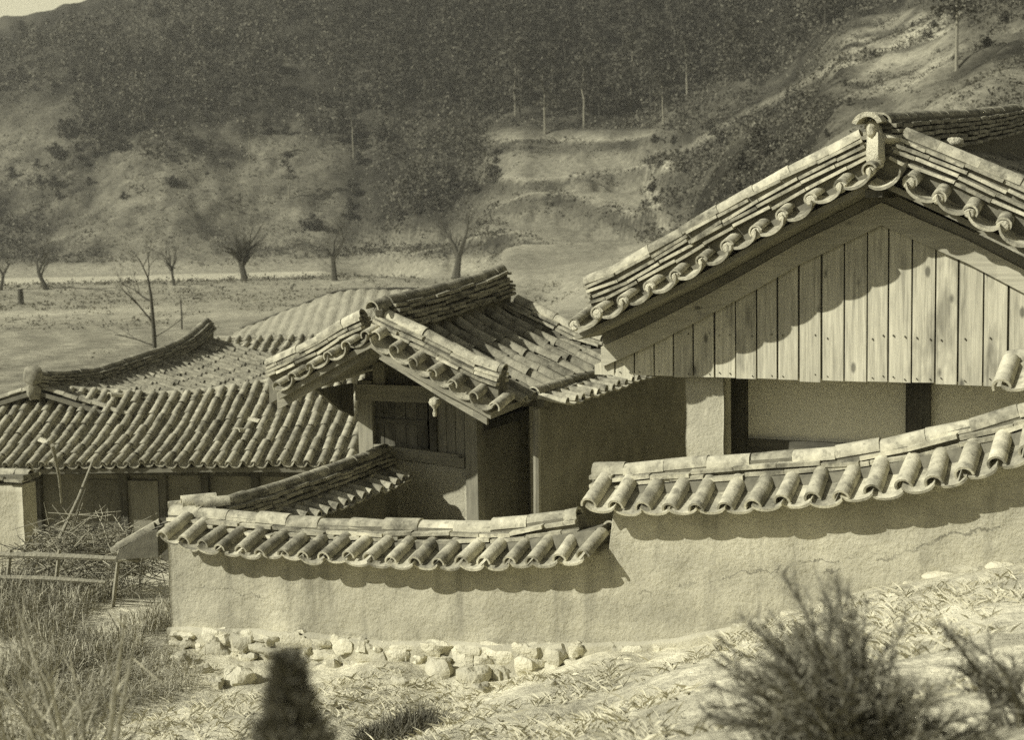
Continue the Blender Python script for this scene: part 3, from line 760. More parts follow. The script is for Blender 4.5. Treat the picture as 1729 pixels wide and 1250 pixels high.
    B = MB(); z1 = MH.hit(1300, 744, ew)[1]; B.box(a, MH.hit(1528, 700, ew)[0] - .003, ew + .03, ew + .19, z1 - .6, z1); B.box(MH.hit(1571, 700, ew)[0] + .003, 3.2, ew + .03, ew + .19, z1 - .6, z1); B.build('sill_beam', DARKX, root)
    B = MB(); B.box(a, 3.2, ew + .06, ew + .2, .1, z1 - .603); B.build('lower_wall', MUD, root)
    B = MB(); x0 = MH.hit(1158, 700, em)[0]; x1 = MH.hit(1222, 700, em)[0]
    grid_wall(B, x0, x1, lambda x: zb0(x) + .25, lambda x: .1, em, em + .25, 24, 24, .02, 4); B.build('mud_infill', MUD, root, 'all')
    # hidden sides of the body
    B = MB(); zt = zb0(0) + .25
    B.box(x0 + .02, x0 + .22, em + .26, EH - .6, .1, lip(x0) - .12); B.box(3.0, 3.2, ew + .26, EH - .6, .1, lip(2.6) - .1); B.box(x0, 3.2, EH - .6, EH - .4, .1, zt)
    B.build('side_walls', MUD, root)
    # purlin ends
    for (px, py) in ((1490, 352),):
        B = MB(); x, z = MH.hit(px, py - 36, .5); B.box(x - .08, x + .08, .12, eb + .04, z - .10, lip(x) - .08); B.build('purlin', DARKW, root)
    return root
build_main()

# ------------------------------------------------------------------ small gate house
_o = at(622, 578, 16.2); GH = Frame(_o.x, _o.y, 26)
def build_gate():
    root = tag(GH.empty('gate_house'), 'small gabled gate house with steep dark tile roof behind the low wall', 'gate house')
    rnd = random.Random(23); EH = 3.7
    Lp = sorted(pl(GH, [(465, 668), (496, 650), (544, 622), (578, 603), (611, 584), (622, 579), (635, 590), (666, 611), (700, 631), (733, 650), (774, 671), (807, 690), (832, 704)], 0))
    lip = extrap(Lp); xl, xr = Lp[0][0], Lp[-1][0]; up = lambda e: .062 * e
    Dk = MB(); xs = np.concatenate([np.linspace(xl, 0, 8), np.linspace(0, xr - .05, 10)[1:]])
    for a, b in zip(xs, xs[1:]):
        za, zb = lip(a), lip(b); u = up(EH)
        Dk.hexa([(a, .05, za - .06), (b, .05, zb - .06), (b, EH, zb - .06 + u), (a, EH, za - .06 + u), (a, .05, za + .012), (b, .05, zb + .012), (b, EH, zb + .012 + u), (a, EH, za + .012 + u)])
    Dk.build('roof_deck', SOFF, root)
    for sg in (-1, 1):
        half_ = [(x, z) for x, z in Lp if x * sg >= -.02]
        half_ = sorted(half_, reverse=sg < 0); lips = path_lips(half_, .285, .0 if sg < 0 else .02)
        E = MB(); cross_row(E, lips, .42, 0, .10, .068, .075, rnd=rnd); E.build('verge_tiles', T_MAIN, root, True)
    tops = {-1: [(622, 516), (573, 541), (544, 562), (500, 583), (460, 600)], 1: [(636, 512), (664, 526), (714, 550), (760, 575), (800, 597), (846, 611)]}
    Hs = 3 * (.034 + .016) + .005 + .086
    for sg in (-1, 1):
        tp = sorted(pl(GH, tops[sg], .36), reverse=sg < 0); C = MB(); T = MB(); tf = extrap(tp)
        pts = [(x, .36, tf(x) - Hs * 1.1) for x in np.linspace(tp[0][0], tp[-1][0], 12)]
        ridge_stack(C, T, pts, (0, 1, 0), 3, .24, .034, .016, .086, .36, rnd, jag=1.3)
        for a, b in zip(pts, pts[1:]):
            p, q = (a, b) if a[0] < b[0] else (b, a)
            C.hexa([(p[0], .26, lip(p[0])), (q[0], .26, lip(q[0])), (q[0], .54, lip(q[0])), (p[0], .54, lip(p[0])), (p[0], .28, p[2] + .02), (q[0], .28, q[2] + .02), (q[0], .50, q[2] + .02), (p[0], .50, p[2] + .02)])
        T.build('rake_ridge_tiles', T_MAIN, root, True); C.build('rake_bedding', CORE, root); C = MB(); T = MB()
        if sg > 0:   # far rake of the visible slope
            pts2 = [(x, EH - .3, z + up(EH - .3) - .04) for x, y, z in pts]; ridge_stack(C, T, pts2[2:], (0, 1, 0), 2, .24, .034, .016, .086, .36, rnd, jag=1.3)
            for a, b in zip(pts2[2:], pts2[3:]): C.box(a[0], b[0], EH - .4, EH - .2, min(a[2], b[2]) - .3, max(a[2], b[2]) + .02 - .06)
            T.build('rake_ridge_tiles', T_MAIN, root, True); C.build('rake_bedding', CORE, root)
    def surf(sg):
        def f(a, b):
            x = b * .885 * sg; z = lip(x) + .015 + up(a); dz = (lip(x + sg * .2) - lip(x)) / .2
            n = Vector((-sg * dz, -.062, 1)).normalized(); return Vector((x, a, z)), n
        return f
    for sg, L in ((-1, -xl / .885), (1, xr / .885)):
        T = MB(); slope(T, surf(sg), EH - .05, L, .30, .33, .072, .06, rnd, 1.2, .66); T.build('field_tiles', T_DARK, root, True)
    pr = [GH.hit_x(a, b, 0) for a, b in [(618, 502), (640, 500), (690, 491), (740, 479), (800, 463), (848, 446)]]
    rz = extrap(pr); C = MB(); T = MB(); nl = 6; Hs2 = nl * (.036 + .016) + .005 + .09
    pts = [(0, y, rz(y) - Hs2) for y in np.linspace(.44, min(pr[-1][0], EH), 14)]
    ridge_stack(C, T, pts, (1, 0, 0), nl, .28, .036, .016, .09, .34, rnd, jag=1.5)
    for a, b in zip(pts, pts[1:]): C.box(-.12, .12, a[1], b[1], lip(.12) - .05, min(a[2], b[2]) + .03)
    zq = GH.hit(612, 512, .3)[1]; T.half((-.05, .17, zq - .06), (-.01, .6, zq - .01), (0, 0, 1), .10, .095, .02, 10, 190); C.blob((-.02, .34, zq - .08), .09, .12, .09, 3, .2)
    T.build('ridge_tiles', T_DARK, root, True); C.build('ridge_core', CORE, root)
    # bargeboards under the verge
    for sg, pp in ((-1, [(622, 592), (560, 634), (500, 668), (468, 686)]), (1, [(640, 603), (700, 640), (760, 678), (822, 714)])):
        bl = sorted(pl(GH, pp, .16)); B = MB(); f = extrap(bl); xs = np.linspace(bl[0][0], bl[-1][0], 9); w = .085 if sg > 0 else .16
        for a, b in zip(xs, xs[1:]): B.prism([(a, f(a) - w * .3), (b, f(b) - w * .3), (b, f(b) + w), (a, f(a) + w)], .16, .20)
        B.build('bargeboard', GATEX, root)
    ew = 1.5
    def rect(name, mat, x0, y0, x1, y1, e0, dep, y0b=None):
        a, zb = GH.hit(x0, y1, e0); c, zt = GH.hit(x1, y0, e0); B = MB(); B.box(a, c, e0, e0 + dep, zb, zt); return B.build(name, mat, root)
    zlow = -.4
    a, z = GH.hit(784, 690, ew); b = GH.hit(804, 690, ew)[0]; B = MB(); B.box(a, b, ew, ew + .18, zlow, z + .25); B.build('post', GATEW, root)
    a2 = GH.hit(604, 690, ew)[0]; b2 = GH.hit(628, 690, ew)[0]; B = MB(); B.box(a2, b2, ew, ew + .18, zlow, z + .3); B.build('post', GATEW, root)
    rect('tie_beam', GATEX, 600, 655, 782, 676, ew - .03, .16)
    rect('king_strut', GATEW, 630, 612, 648, 654, ew + .02, .1)
    # sloping sill beam
    B = MB(); p0 = GH.hit(628, 758, ew); p1 = GH.hit(783, 778, ew); B.prism([(p0[0], p0[1] - .09), (p1[0], p1[1] - .09), (p1[0], p1[1] + .06), (p0[0], p0[1] + .06)], ew + .004, ew + .15); B.build('sill_beam', GATEX, root)
    # plank shutter panel
    B = MB(); x0 = GH.hit(630, 700, ew + .08)[0]; x1 = GH.hit(722, 700, ew + .08)[0]; zt = GH.hit(680, 676, ew + .08)[1]; zb = GH.hit(680, 758, ew + .08)[1]; n = 5
    for i in range(n): B.box(lerp(x0, x1, i / n) + .004, lerp(x0, x1, (i + 1) / n) - .004, ew + .08 + .004 * (i % 2), ew + .11, zb, zt)
    sh = B.build('plank_shutter', DARKW, root)
    B = MB(); zz = GH.hit(680, 712, ew + .08)[1]; B.box(x0, x1, ew + .055, ew + .078, zz - .03, zz + .03); B.build('shutter_batten', DARKX, sh)
    B = MB(); x0 = GH.hit(726, 700, ew + .03)[0]; x1 = GH.hit(737, 700, ew + .03)[0]; B.box(x0, x1, ew + .01, ew + .14, zb, zt); B.build('window_jamb', DARKW, root)
    B = MB(); x0 = GH.hit(738, 700, ew + .05)[0]; x1 = GH.hit(783, 700, ew + .05)[0]; n = 3
    for i in range(n): B.box(lerp(x0, x1, i / n) + .003, lerp(x0, x1, (i + 1) / n) - .003, ew + .05 + .006 * i, ew + .09 + .006 * i, zb - .05, zt + .02)
    B.build('side_planks', GATEW, root)
    B = MB(); xL = GH.hit(603, 690, ew)[0]; grid_wall(B, xL, a - .003, lambda x: p0[1] - .03 + (x - p0[0]) * (p1[1] - p0[1]) / (p1[0] - p0[0]) - .06, lambda x: zlow, ew + .05, ew + .2, 30, 20, .012, 7); B.build('mud_infill', MUD, root, 'all')
    B = MB(); zw = GH.hit(604, 698, ew)[1]; xw = min(xL, a2) - .06; pg = [(.70, lip(xw) - .07), (1.15, zw + .10), (ew + .02, zw - .05), (ew + .02, lip(xw) - .07)]; B.add([(xw - .04, e_, z_) for e_, z_ in pg] + [(xw, e_, z_) for e_, z_ in pg], [(0, 1, 2, 3), (7, 6, 5, 4), (0, 4, 5, 1), (1, 5, 6, 2), (2, 6, 7, 3), (3, 7, 4, 0)]); B.build('shade_board', DARKW, root)  # board added to shade the beam and post under the left rake
    # gable end boarding, dark
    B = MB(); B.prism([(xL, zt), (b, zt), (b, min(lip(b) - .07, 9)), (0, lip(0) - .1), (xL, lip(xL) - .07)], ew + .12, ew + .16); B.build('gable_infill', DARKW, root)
    # body behind
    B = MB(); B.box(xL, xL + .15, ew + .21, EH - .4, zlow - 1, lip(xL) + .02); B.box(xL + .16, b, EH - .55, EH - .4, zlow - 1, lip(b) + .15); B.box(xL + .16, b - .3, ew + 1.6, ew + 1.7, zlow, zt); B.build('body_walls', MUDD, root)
    # side doorway facing the inner yard
    xs_ = b - .02; zd = GH.hit_x(850, 716, xs_)[1]; B = MB(); e0, e1 = ew + .19, GH.hit_x(897, 760, xs_)[0]
    B.box(xs_ - .12, xs_, e0, e1 + .1, zd - .02, zd + .10); B.build('door_lintel', GATEX if False else DARKW, root)
    B = MB(); n = 5
    for i in range(n): B.box(xs_ - .10, xs_ - .06 - .004 * (i % 2), lerp(e0, e1, i / n) + .004, lerp(e0, e1, (i + 1) / n) - .004, zlow, zd - .03)
    B.build('plank_door', DOORW, root)
    # rafter tails under the yard side eave
    for i in range(8):
        y = .35 + i * .42; B = MB(); B.beam((b - .1, y, lip(b - .1) - .12 + up(y)), (xr - .18, y, lip(xr - .18) - .12 + up(y)), (0, 1, 0), Vector((.4, 0, 1)).normalized(), .08, .08); B.build('rafter', DARKW, root)
    # wall behind the doorway and corner pole
    e2, z2 = GH.hit_x(906, 680, 1.72); B = MB(); e3 = GH.hit_x(903, 700, 1.72)[0]
    B.tube([(1.70, e2, -.6), (1.71, e2 - .01, .6), (1.72, e2, lip(1.6) + up(e2) - .05)], [.045, .05, .042], 8); B.build('eave_pole', GATEW, root, True)
    return root
build_gate()
# gourd dipper hung on the gate gable
def build_gourd():
    x, z = GH.hit(734, 684, .60); w = GH.world((x, .60, z))
    r = tag(empty('gourd_dipper', w), 'pale gourd dipper hanging under the gate house gable', 'gourd')
    B = MB(); B.lathe([(.005, -.14), (.022, -.135), (.028, -.10), (.018, -.06), (.03, -.03), (.062, 0), (.072, .03), (.058, .07), (.02, .09), (.006, .095)]); B.build('gourd_body', PLUG, r, True)
    B = MB(); B.tube([(0, 0, .09), (.005, .01, .2), (0, .03, .32)], [.004] * 3, 5); B.build('hanging_cord', BARK, r)
build_gourd()

# ------------------------------------------------------------------ walls of the inner yard (seen on their shaded side)
def yard_wall(name, label, P0, P1, ztop0, ztop1, half=.14, over=.32, pitch=.235, base=-1.2, wallmat=MUDD, seed=1, tilemat=T_WALL, rise=.07, sag=0.0, nl=4):
    """wall between two plan points, tiled coping on both sides; top row at heights ztop0..1"""
    rnd = random.Random(seed); d = Vector((P1[0] - P0[0], P1[1] - P0[1], 0)); L = d.length; az = math.degrees(math.atan2(d.x, d.y))
    fr = Frame(P0[0], P0[1], az - 90); root = tag(fr.empty(name), label, 'wall')
    zt = lambda x: lerp(ztop0, ztop1, x / L) - sag * math.sin(math.pi * x / L)
    H = nl * .05 + .09; E = MB(); T = MB(); C = MB(); n = int(L / pitch)
    lipz = lambda x: zt(x) - H - rise - .05
    lips = [(i * pitch + .05, lipz(i * pitch), 0, 1) for i in range(n)]
    cross_row(E, lips, -.06, -(half + over), rise, .060, .042, rnd=rnd); cross_row(E, lips, .06, half + over, rise, .060, .042, rnd=rnd)
    pts = [(x, 0, zt(x) - H) for x in np.linspace(0, L, 14)]
    ridge_stack(C, T, pts, (0, 1, 0), nl, .25, .034, .016, .082, .36, rnd, jag=1.2)
    for a, b in zip(pts, pts[1:]): C.box(a[0], b[0], -.13, .13, lipz(a[0]), a[2] + .02)
    E.build('coping_eave_tiles', tilemat, root, True); T.build('coping_ridge_tiles', tilemat, root, True); C.build('clay_bedding', CORE, root)
    B = MB(); grid_wall(B, 0, L, lambda x: lipz(x) + .07, lambda x: base, -half, half, int(L * 10), 16, .012, seed); B.build('mud_plaster', wallmat, root, 'all')
    return root
p0, p1 = at(352, 846, 13.75), at(651, 750, 17.8)
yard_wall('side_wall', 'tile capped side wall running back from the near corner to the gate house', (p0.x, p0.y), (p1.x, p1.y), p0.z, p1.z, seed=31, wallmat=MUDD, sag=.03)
e0, z0 = GH.hit_x(905, 706, 2.02); e1, z1 = GH.hit_x(1150, 622, 2.02); es = GH.hit_x(902, 760, 1.62)[0]
e9 = min(GH.hit_x(1166, 700, 1.675)[0], 14); tz = lambda e: lerp(z0, z1, (e - e0) / (e1 - e0)) + .24
a, b = GH.world((1.62, es, 0)), GH.world((1.62, e9, 0))
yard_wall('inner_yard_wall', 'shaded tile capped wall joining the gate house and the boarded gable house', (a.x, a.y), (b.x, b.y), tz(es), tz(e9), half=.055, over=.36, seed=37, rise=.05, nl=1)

# ------------------------------------------------------------------ long low house on the left
_o = at(300, 793, 26.0); HL = Frame(_o.x, _o.y, 11)
def build_left():
    root = tag(HL.empty('tile_roofed_farmhouse'), 'long low farmhouse with many rows of round tiles, at the left', 'house')
    rnd = random.Random(41); RUN = 2.25
    ef = extrap(pl(HL, [(-80, 800), (0, 795), (150, 793), (300, 791), (450, 791), (600, 793), (720, 797)], 0))
    rf = extrap(pl(HL, [(60, 662), (100, 662), (180, 668), (256, 672), (320, 671), (384, 662), (448, 652), (520, 640)], RUN))
    x0 = HL.hit(-110, 790, 0)[0]; x1 = HL.hit(700, 790, 0)[0]; xh = HL.hit(62, 660, RUN)[0]
    def surf(a, b):
        x = x0 + a; t = b / 2.55; e = RUN * (1 - t); zr, ze = rf(max(x, xh)), ef(x); z = lerp(zr, ze, t) - .10 * math.sin(math.pi * t)
        k = (zr - ze) / RUN; return Vector((x, e, z)), Vector((0, -k, 1)).normalized()
    T = MB(); slope(T, surf, x1 - x0, 2.55, .250, .36, .072, .105, rnd, 1.2, 0, lambda a: (max(0, (xh - (x0 + a)) * .95) , 2.55)); T.build('field_tiles', T_LEFT, root, True)
    D = MB(); n = 24
    for i in range(n):
        for k in range(4):
            a, b = (x1 - x0) * i / n, (x1 - x0) * (i + 1) / n; p = [surf(a, 2.5 * k / 4)[0], surf(b, 2.5 * k / 4)[0], surf(b, 2.5 * (k + 1) / 4)[0], surf(a, 2.5 * (k + 1) / 4)[0]]
            if x0 + a < xh - 2.5 * (1 - k / 4): continue
            D.hexa([v - Vector((0, 0, .10)) for v in p[::-1]] + [v - Vector((0, 0, .01)) for v in p[::-1]])
    # back pitch of the front wing
    for i in range(n):
        a, b = lerp(xh, x1, i / n), lerp(xh, x1, (i + 1) / n)
        D.hexa([(a, RUN, rf(a) - .1), (b, RUN, rf(b) - .1), (b, RUN + 1.6, rf(b) - .9), (a, RUN + 1.6, rf(a) - .9), (a, RUN, rf(a)), (b, RUN, rf(b)), (b, RUN + 1.6, rf(b) - .8), (a, RUN + 1.6, rf(a) - .8)])
    D.build('roof_deck', DECK, root)
    C = MB(); T = MB(); pts = [(x, RUN + .02, rf(x) - .0) for x in np.linspace(xh + .35, x1 - 1.0, 20)]
    ridge_stack(C, T, pts, (0, 1, 0), 1, .26, .036, .016, .085, .36, rnd, jag=1.6)
    hp = [surf(xh - x0 + .1, .05)[0] + Vector((0, .0, .05))] + [surf(xh - .6 * k - x0, .6 * k * .95 + .05)[0] + Vector((0, 0, .05)) for k in range(1, 5) if xh - .6 * k > x0 + .1]
    ridge_stack(C, T, hp, Vector((1, 1, 0)), 1, .26, .036, .016, .085, .36, rnd)
    T.build('ridge_tiles', T_LEFT, root, True); C.build('ridge_core', CORE, root)
    # stray pale tiles lying on the roof
    # walls
    zb = -2.9; ztop = min(ef(x0), ef(x1)) + .12
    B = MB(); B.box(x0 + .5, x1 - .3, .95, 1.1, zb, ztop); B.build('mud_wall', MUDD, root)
    for px in (40, 62, 208, 274, 345, 430):
        B = MB(); x = HL.hit(px, 800, .85)[0]; B.box(x - .07, x + .07, .82, .94, zb, ztop); B.build('post', DARKW, root)
    B = MB(); B.box(x0 + .5, x1 - .3, .84, .94, ztop - .22, ztop - .08); B.build('eave_beam', DARKX, root)
    xa, xb = HL.hit(214, 830, .9)[0], HL.hit(268, 830, .9)[0]; B = MB(); B.box(xa, xb, .88, .945, zb, HL.hit(240, 812, .9)[1]); B.build('plank_door', GATEW, root)
    xa, xb = HL.hit(150, 830, .9)[0], HL.hit(204, 830, .9)[0]; B = MB(); B.box(xa, xb, .925, .948, zb + .3, HL.hit(240, 812, .9)[1]); B.build('doorway_shade_panel', CORE, root)  # thin dark panel with the shade of an open doorway in its colour
    for i in range(26):
        x = x0 + .5 + i * (x1 - x0 - 1) / 25; B = MB(); B.tube([(x, .15, ef(x) - .10), (x, 1.1, ef(x) + .32)], [.045, .05], 6); B.build('rafter', DARKW, root, True)
    # west wing: ridge running away from the camera
    A0, A1 = at(58, 650, 28.3), at(352, 545, 37.0); d = A1 - A0; L = math.hypot(d.x, d.y); AL = Frame(A0.x, A0.y, math.degrees(math.atan2(d.x, d.y)) - 90)
    tp = [AL.hit(a, b, 0) for a, b in [(60, 626), (86, 628), (160, 621), (240, 596), (288, 580), (320, 563), (349, 537)]]
    sub = empty('west_wing', (0, 0, 0)); tf = extrap(tp); inv = lambda l: HL.loc(AL.world(l))
    H = 5 * .052 + .095
    base = lambda x: lerp(tf(.6), tf(L * .5), min(1, x / L)) * .35 + tf(x) * .65 - H + .10
    bpts = [inv((x, 0, tf(x) - H)) for x in np.linspace(0, L, 18)]
    sd = (HL.loc(AL.world((0, 1, 0))) - HL.loc(AL.world((0, 0, 0))))
    C = MB(); T = MB(); ridge_stack(C, T, bpts, sd, 5, .30, .036, .016, .09, .36, rnd, jag=1.6)
    for x in np.linspace(0, L, 30)[:-1]:
        x2 = x + L / 29; q = [inv((x, -.13, base(x) - .25)), inv((x2, -.13, base(x2) - .25)), inv((x2, .13, base(x2) - .25)), inv((x, .13, base(x) - .25))]
        C.hexa(q + [inv((x, -.13, tf(x) - H + .02)), inv((x2, -.13, tf(x2) - H + .02)), inv((x2, .13, tf(x2) - H + .02)), inv((x, .13, tf(x) - H + .02))])
    T.build('ridge_tiles', T_DARK, root, True); C.build('ridge_core', CORE, root)
    E = MB(); p = inv((-.05, 0, tf(0) - .10)); E.blob(p, .20, .12, .20, 3, .15, 10, 7); p = inv((-.02, 0, tf(0) - .42)); E.blob(p, .15, .12, .16, 5, .2, 10, 7); E.build('ridge_end', T_DARK, root, True)
    for sg in (-1, 1):
        def sw(a, b, sg=sg):
            z = base(a) - .10 - .29 * b * .9; p = inv((a, sg * b * .9, z)); dz = (base(a + .2) - base(max(0, a - .2))) / .4
            n = HL.loc(AL.world((-dz, sg * .29, 1))) - HL.loc(AL.world((0, 0, 0))); return p, Vector(n).normalized()
        T = MB(); slope(T, sw, L, 3.2, .26, .32, .068, .05, rnd, 1.4, .1); T.build('field_tiles', T_LEFT, root, True)
        D = MB(); m = 12
        for i in range(m):
            a, b = L * i / m, L * (i + 1) / m; p = [sw(a, 0)[0], sw(b, 0)[0], sw(b, 3.1)[0], sw(a, 3.1)[0]]
            if sg > 0: p = p[::-1]
            D.hexa([v - Vector((0, 0, .1)) for v in p] + [v - Vector((0, 0, .012)) for v in p])
        D.build('roof_deck', DECK, root)
    B = MB()
    for sg in (-1, 1):
        q = [inv((.3, sg * 2.2, -3)), inv((L - .3, sg * 2.2, -3)), inv((L - .3, sg * 2.35, -3)), inv((.3, sg * 2.35, -3))]
        if sg < 0: q = q[::-1]
        B.hexa(q + [v + Vector((0, 0, 3 + base(L / 2) - 1.35)) for v in q])
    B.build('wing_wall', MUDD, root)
    # rear wing facing the camera
    o2 = at(480, 563, 38.5); RW = Frame(o2.x, o2.y, 11); iv = lambda l: HL.loc(RW.world(l)); rp = extrap([RW.hit(a, b, 0) for a, b in [(350, 568), (420, 566), (500, 565), (600, 560), (680, 556)]])
    xa, xb = RW.hit(352, 566, 0)[0], RW.hit(700, 560, 0)[0]
    def sr(a, b): 
        x = xa + a; return iv((x, -b * .88, rp(x) - .10 - .47 * b * .88)), Vector((0, -.47, 1)).normalized()
    T = MB(); slope(T, sr, xb - xa, 3.0, .30, .32, .072, .055, rnd, 1.4); T.build('field_tiles', T_LEFT, root, True)
    D = MB()
    for i in range(10):
        a, b = (xb - xa) * i / 10, (xb - xa) * (i + 1) / 10; p = [sr(a, 3)[0], sr(b, 3)[0], sr(b, 0)[0], sr(a, 0)[0]]; D.hexa([v - Vector((0, 0, .1)) for v in p] + [v - Vector((0, 0, .012)) for v in p])
        q = [iv((xa + a, 0, rp(xa + a) - .12)), iv((xa + b, 0, rp(xa + b) - .12)), iv((xa + b, 2.2, rp(xa + b) - 1.2)), iv((xa + a, 2.2, rp(xa + a) - 1.2))]; D.hexa([v - Vector((0, 0, .1)) for v in q] + q)
    D.build('roof_deck', DECK, root)
    C = MB(); T = MB(); ridge_stack(C, T, [iv((x, 0, rp(x) - .14)) for x in np.linspace(xa, xb, 10)], (0, 1, 0), 1, .26, .036, .016, .085, .36, rnd, jag=1.6); T.build('ridge_tiles', T_LEFT, root, True); C.build('ridge_core', CORE, root)
    # valley course where the wings meet
    C = MB(); T = MB(); v0 = iv((xa, -.05, rp(xa) - .08)); v1 = iv((xa + .62, -2.2, rp(xa) - .98)); ridge_stack(C, T, [v0, (v0 + v1) / 2, v1], (1, .3, 0), 1, .2, .03, .012, .075, .36, rnd); T.build('valley_tiles', T_LEFT, root, True); C.build('valley_bedding', CORE, root)
    B = MB(); a, b = iv((xa, -2.0, -3)), iv((xb, -1.9, -3)); B.box(a.x, b.x, a.y, a.y + .15, -3, rp(0) - 1.15); B.build('wing_wall', MUDD, root)
    bpy.data.objects.remove(sub)
    return HL, surf, x0
HLr, left_surf, left_x0 = build_left()
# loose pale tiles lying on the left roof
for k, (px, py, sz, lab) in enumerate([(200, 678, .17, 'pale broken tile lying near the ridge of the left farmhouse roof'), (78, 752, .13, 'pale broken tile lying near the left end of the farmhouse eave'), (412, 742, .15, 'pale broken tile lying low on the right half of the farmhouse roof'), (432, 726, .12, 'small pale tile chip higher on the right half of the farmhouse roof')]):
    t = 2.55 * np.clip((py - 668) / (793 - 668.0), 0.02, 1); x = HL.hit(px, py, 2.25 * (1 - t / 2.55))[0]
    p, n = left_surf(x - left_x0, t); w = HL.world(p + n * .13); r = tag(empty('broken_tile', w, random.Random(k).uniform(-1, 1)), lab, 'tile', 'loose tiles on the farmhouse roof')
    B = MB(); B.half((-sz, 0, .02), (sz * .9, .03, -.02), (0, -.3, 1), sz * .62, sz * .55, .02, 8, 130); B.build('tile_shard', PLUG, r, True)
# white stone left on the big dark roof, and on the gate roof
for (fr, px, py, e, sz, nm, lab) in [(MH, 1613, 239, 2.0, .085, 'roof_stone', 'white stone lying on the dark tiles of the big gabled house'), (GH, 725, 506, 1.35, .05, 'roof_stone', 'small pale stone lying on the dark slope of the gate house')]:
    x, z = fr.hit(px, py, e); w = fr.world((x, e, z)); B = MB(); B.blob((0, 0, 0), sz, sz * .7, sz * .5, 2, .12, 12, 8); o = B.build(nm, PLUG, None, True); o.location = w; tag(o, lab, 'stone')

# thatched shed behind the farmhouse
def build_thatch():
    o = at(545, 545, 42.0); fr = Frame(o.x, o.y, 8); r = tag(fr.empty('thatched_shed'), 'pale thatched shed roof showing behind the farmhouse and gate house', 'shed')
    tp = extrap([fr.hit(a, b, 0) for a, b in [(405, 557), (440, 544), (500, 520), (562, 495), (590, 491), (690, 489), (760, 492)]])
    xa, xb = fr.hit(405, 556, 0)[0], fr.hit(760, 530, 0)[0]; zb = fr.hit(480, 572, -1.5)[1]; B = MB(); nx, ny = 150, 16; n0 = 0
    for i in range(nx + 1):
        x = lerp(xa, xb, i / nx)
        for k in range(ny + 1):
            t = k / ny * 2 - 1; z = tp(x) - (tp(x) - zb + .35) * abs(t) ** 1.05
            B.v.append((x + .03 * float(vnoise(x * 9, t * 9, 1, 3)), t * 2.2, z + .045 * abs(math.sin(x * 9)) + .05 * float(vnoise(x * 3 + 20, t * 5 + 20, 1, 4)) + .03 * float(vnoise(x * 9 + 20, t * 14 + 20, 1, 5))))
    w = ny + 1
    for i in range(nx):
        for k in range(ny): B.f.append((i * w + k, (i + 1) * w + k, (i + 1) * w + k + 1, i * w + k + 1))
    B.build('thatch', mat_flat('thatch', .33, .06, 5, 0, .05), r, 'all')
    B = MB(); B.tube([(x, .02, tp(x) + .03) for x in np.linspace(xa, xb, 16)], [.045] * 16, 6); B.build('ridge_rope', DARKW, r, True)
    B = MB(); B.box(xa + .5, xb - .4, -1.5, 1.5, -3, zb - .15); B.build('shed_wall', MUDD, r)
build_thatch()

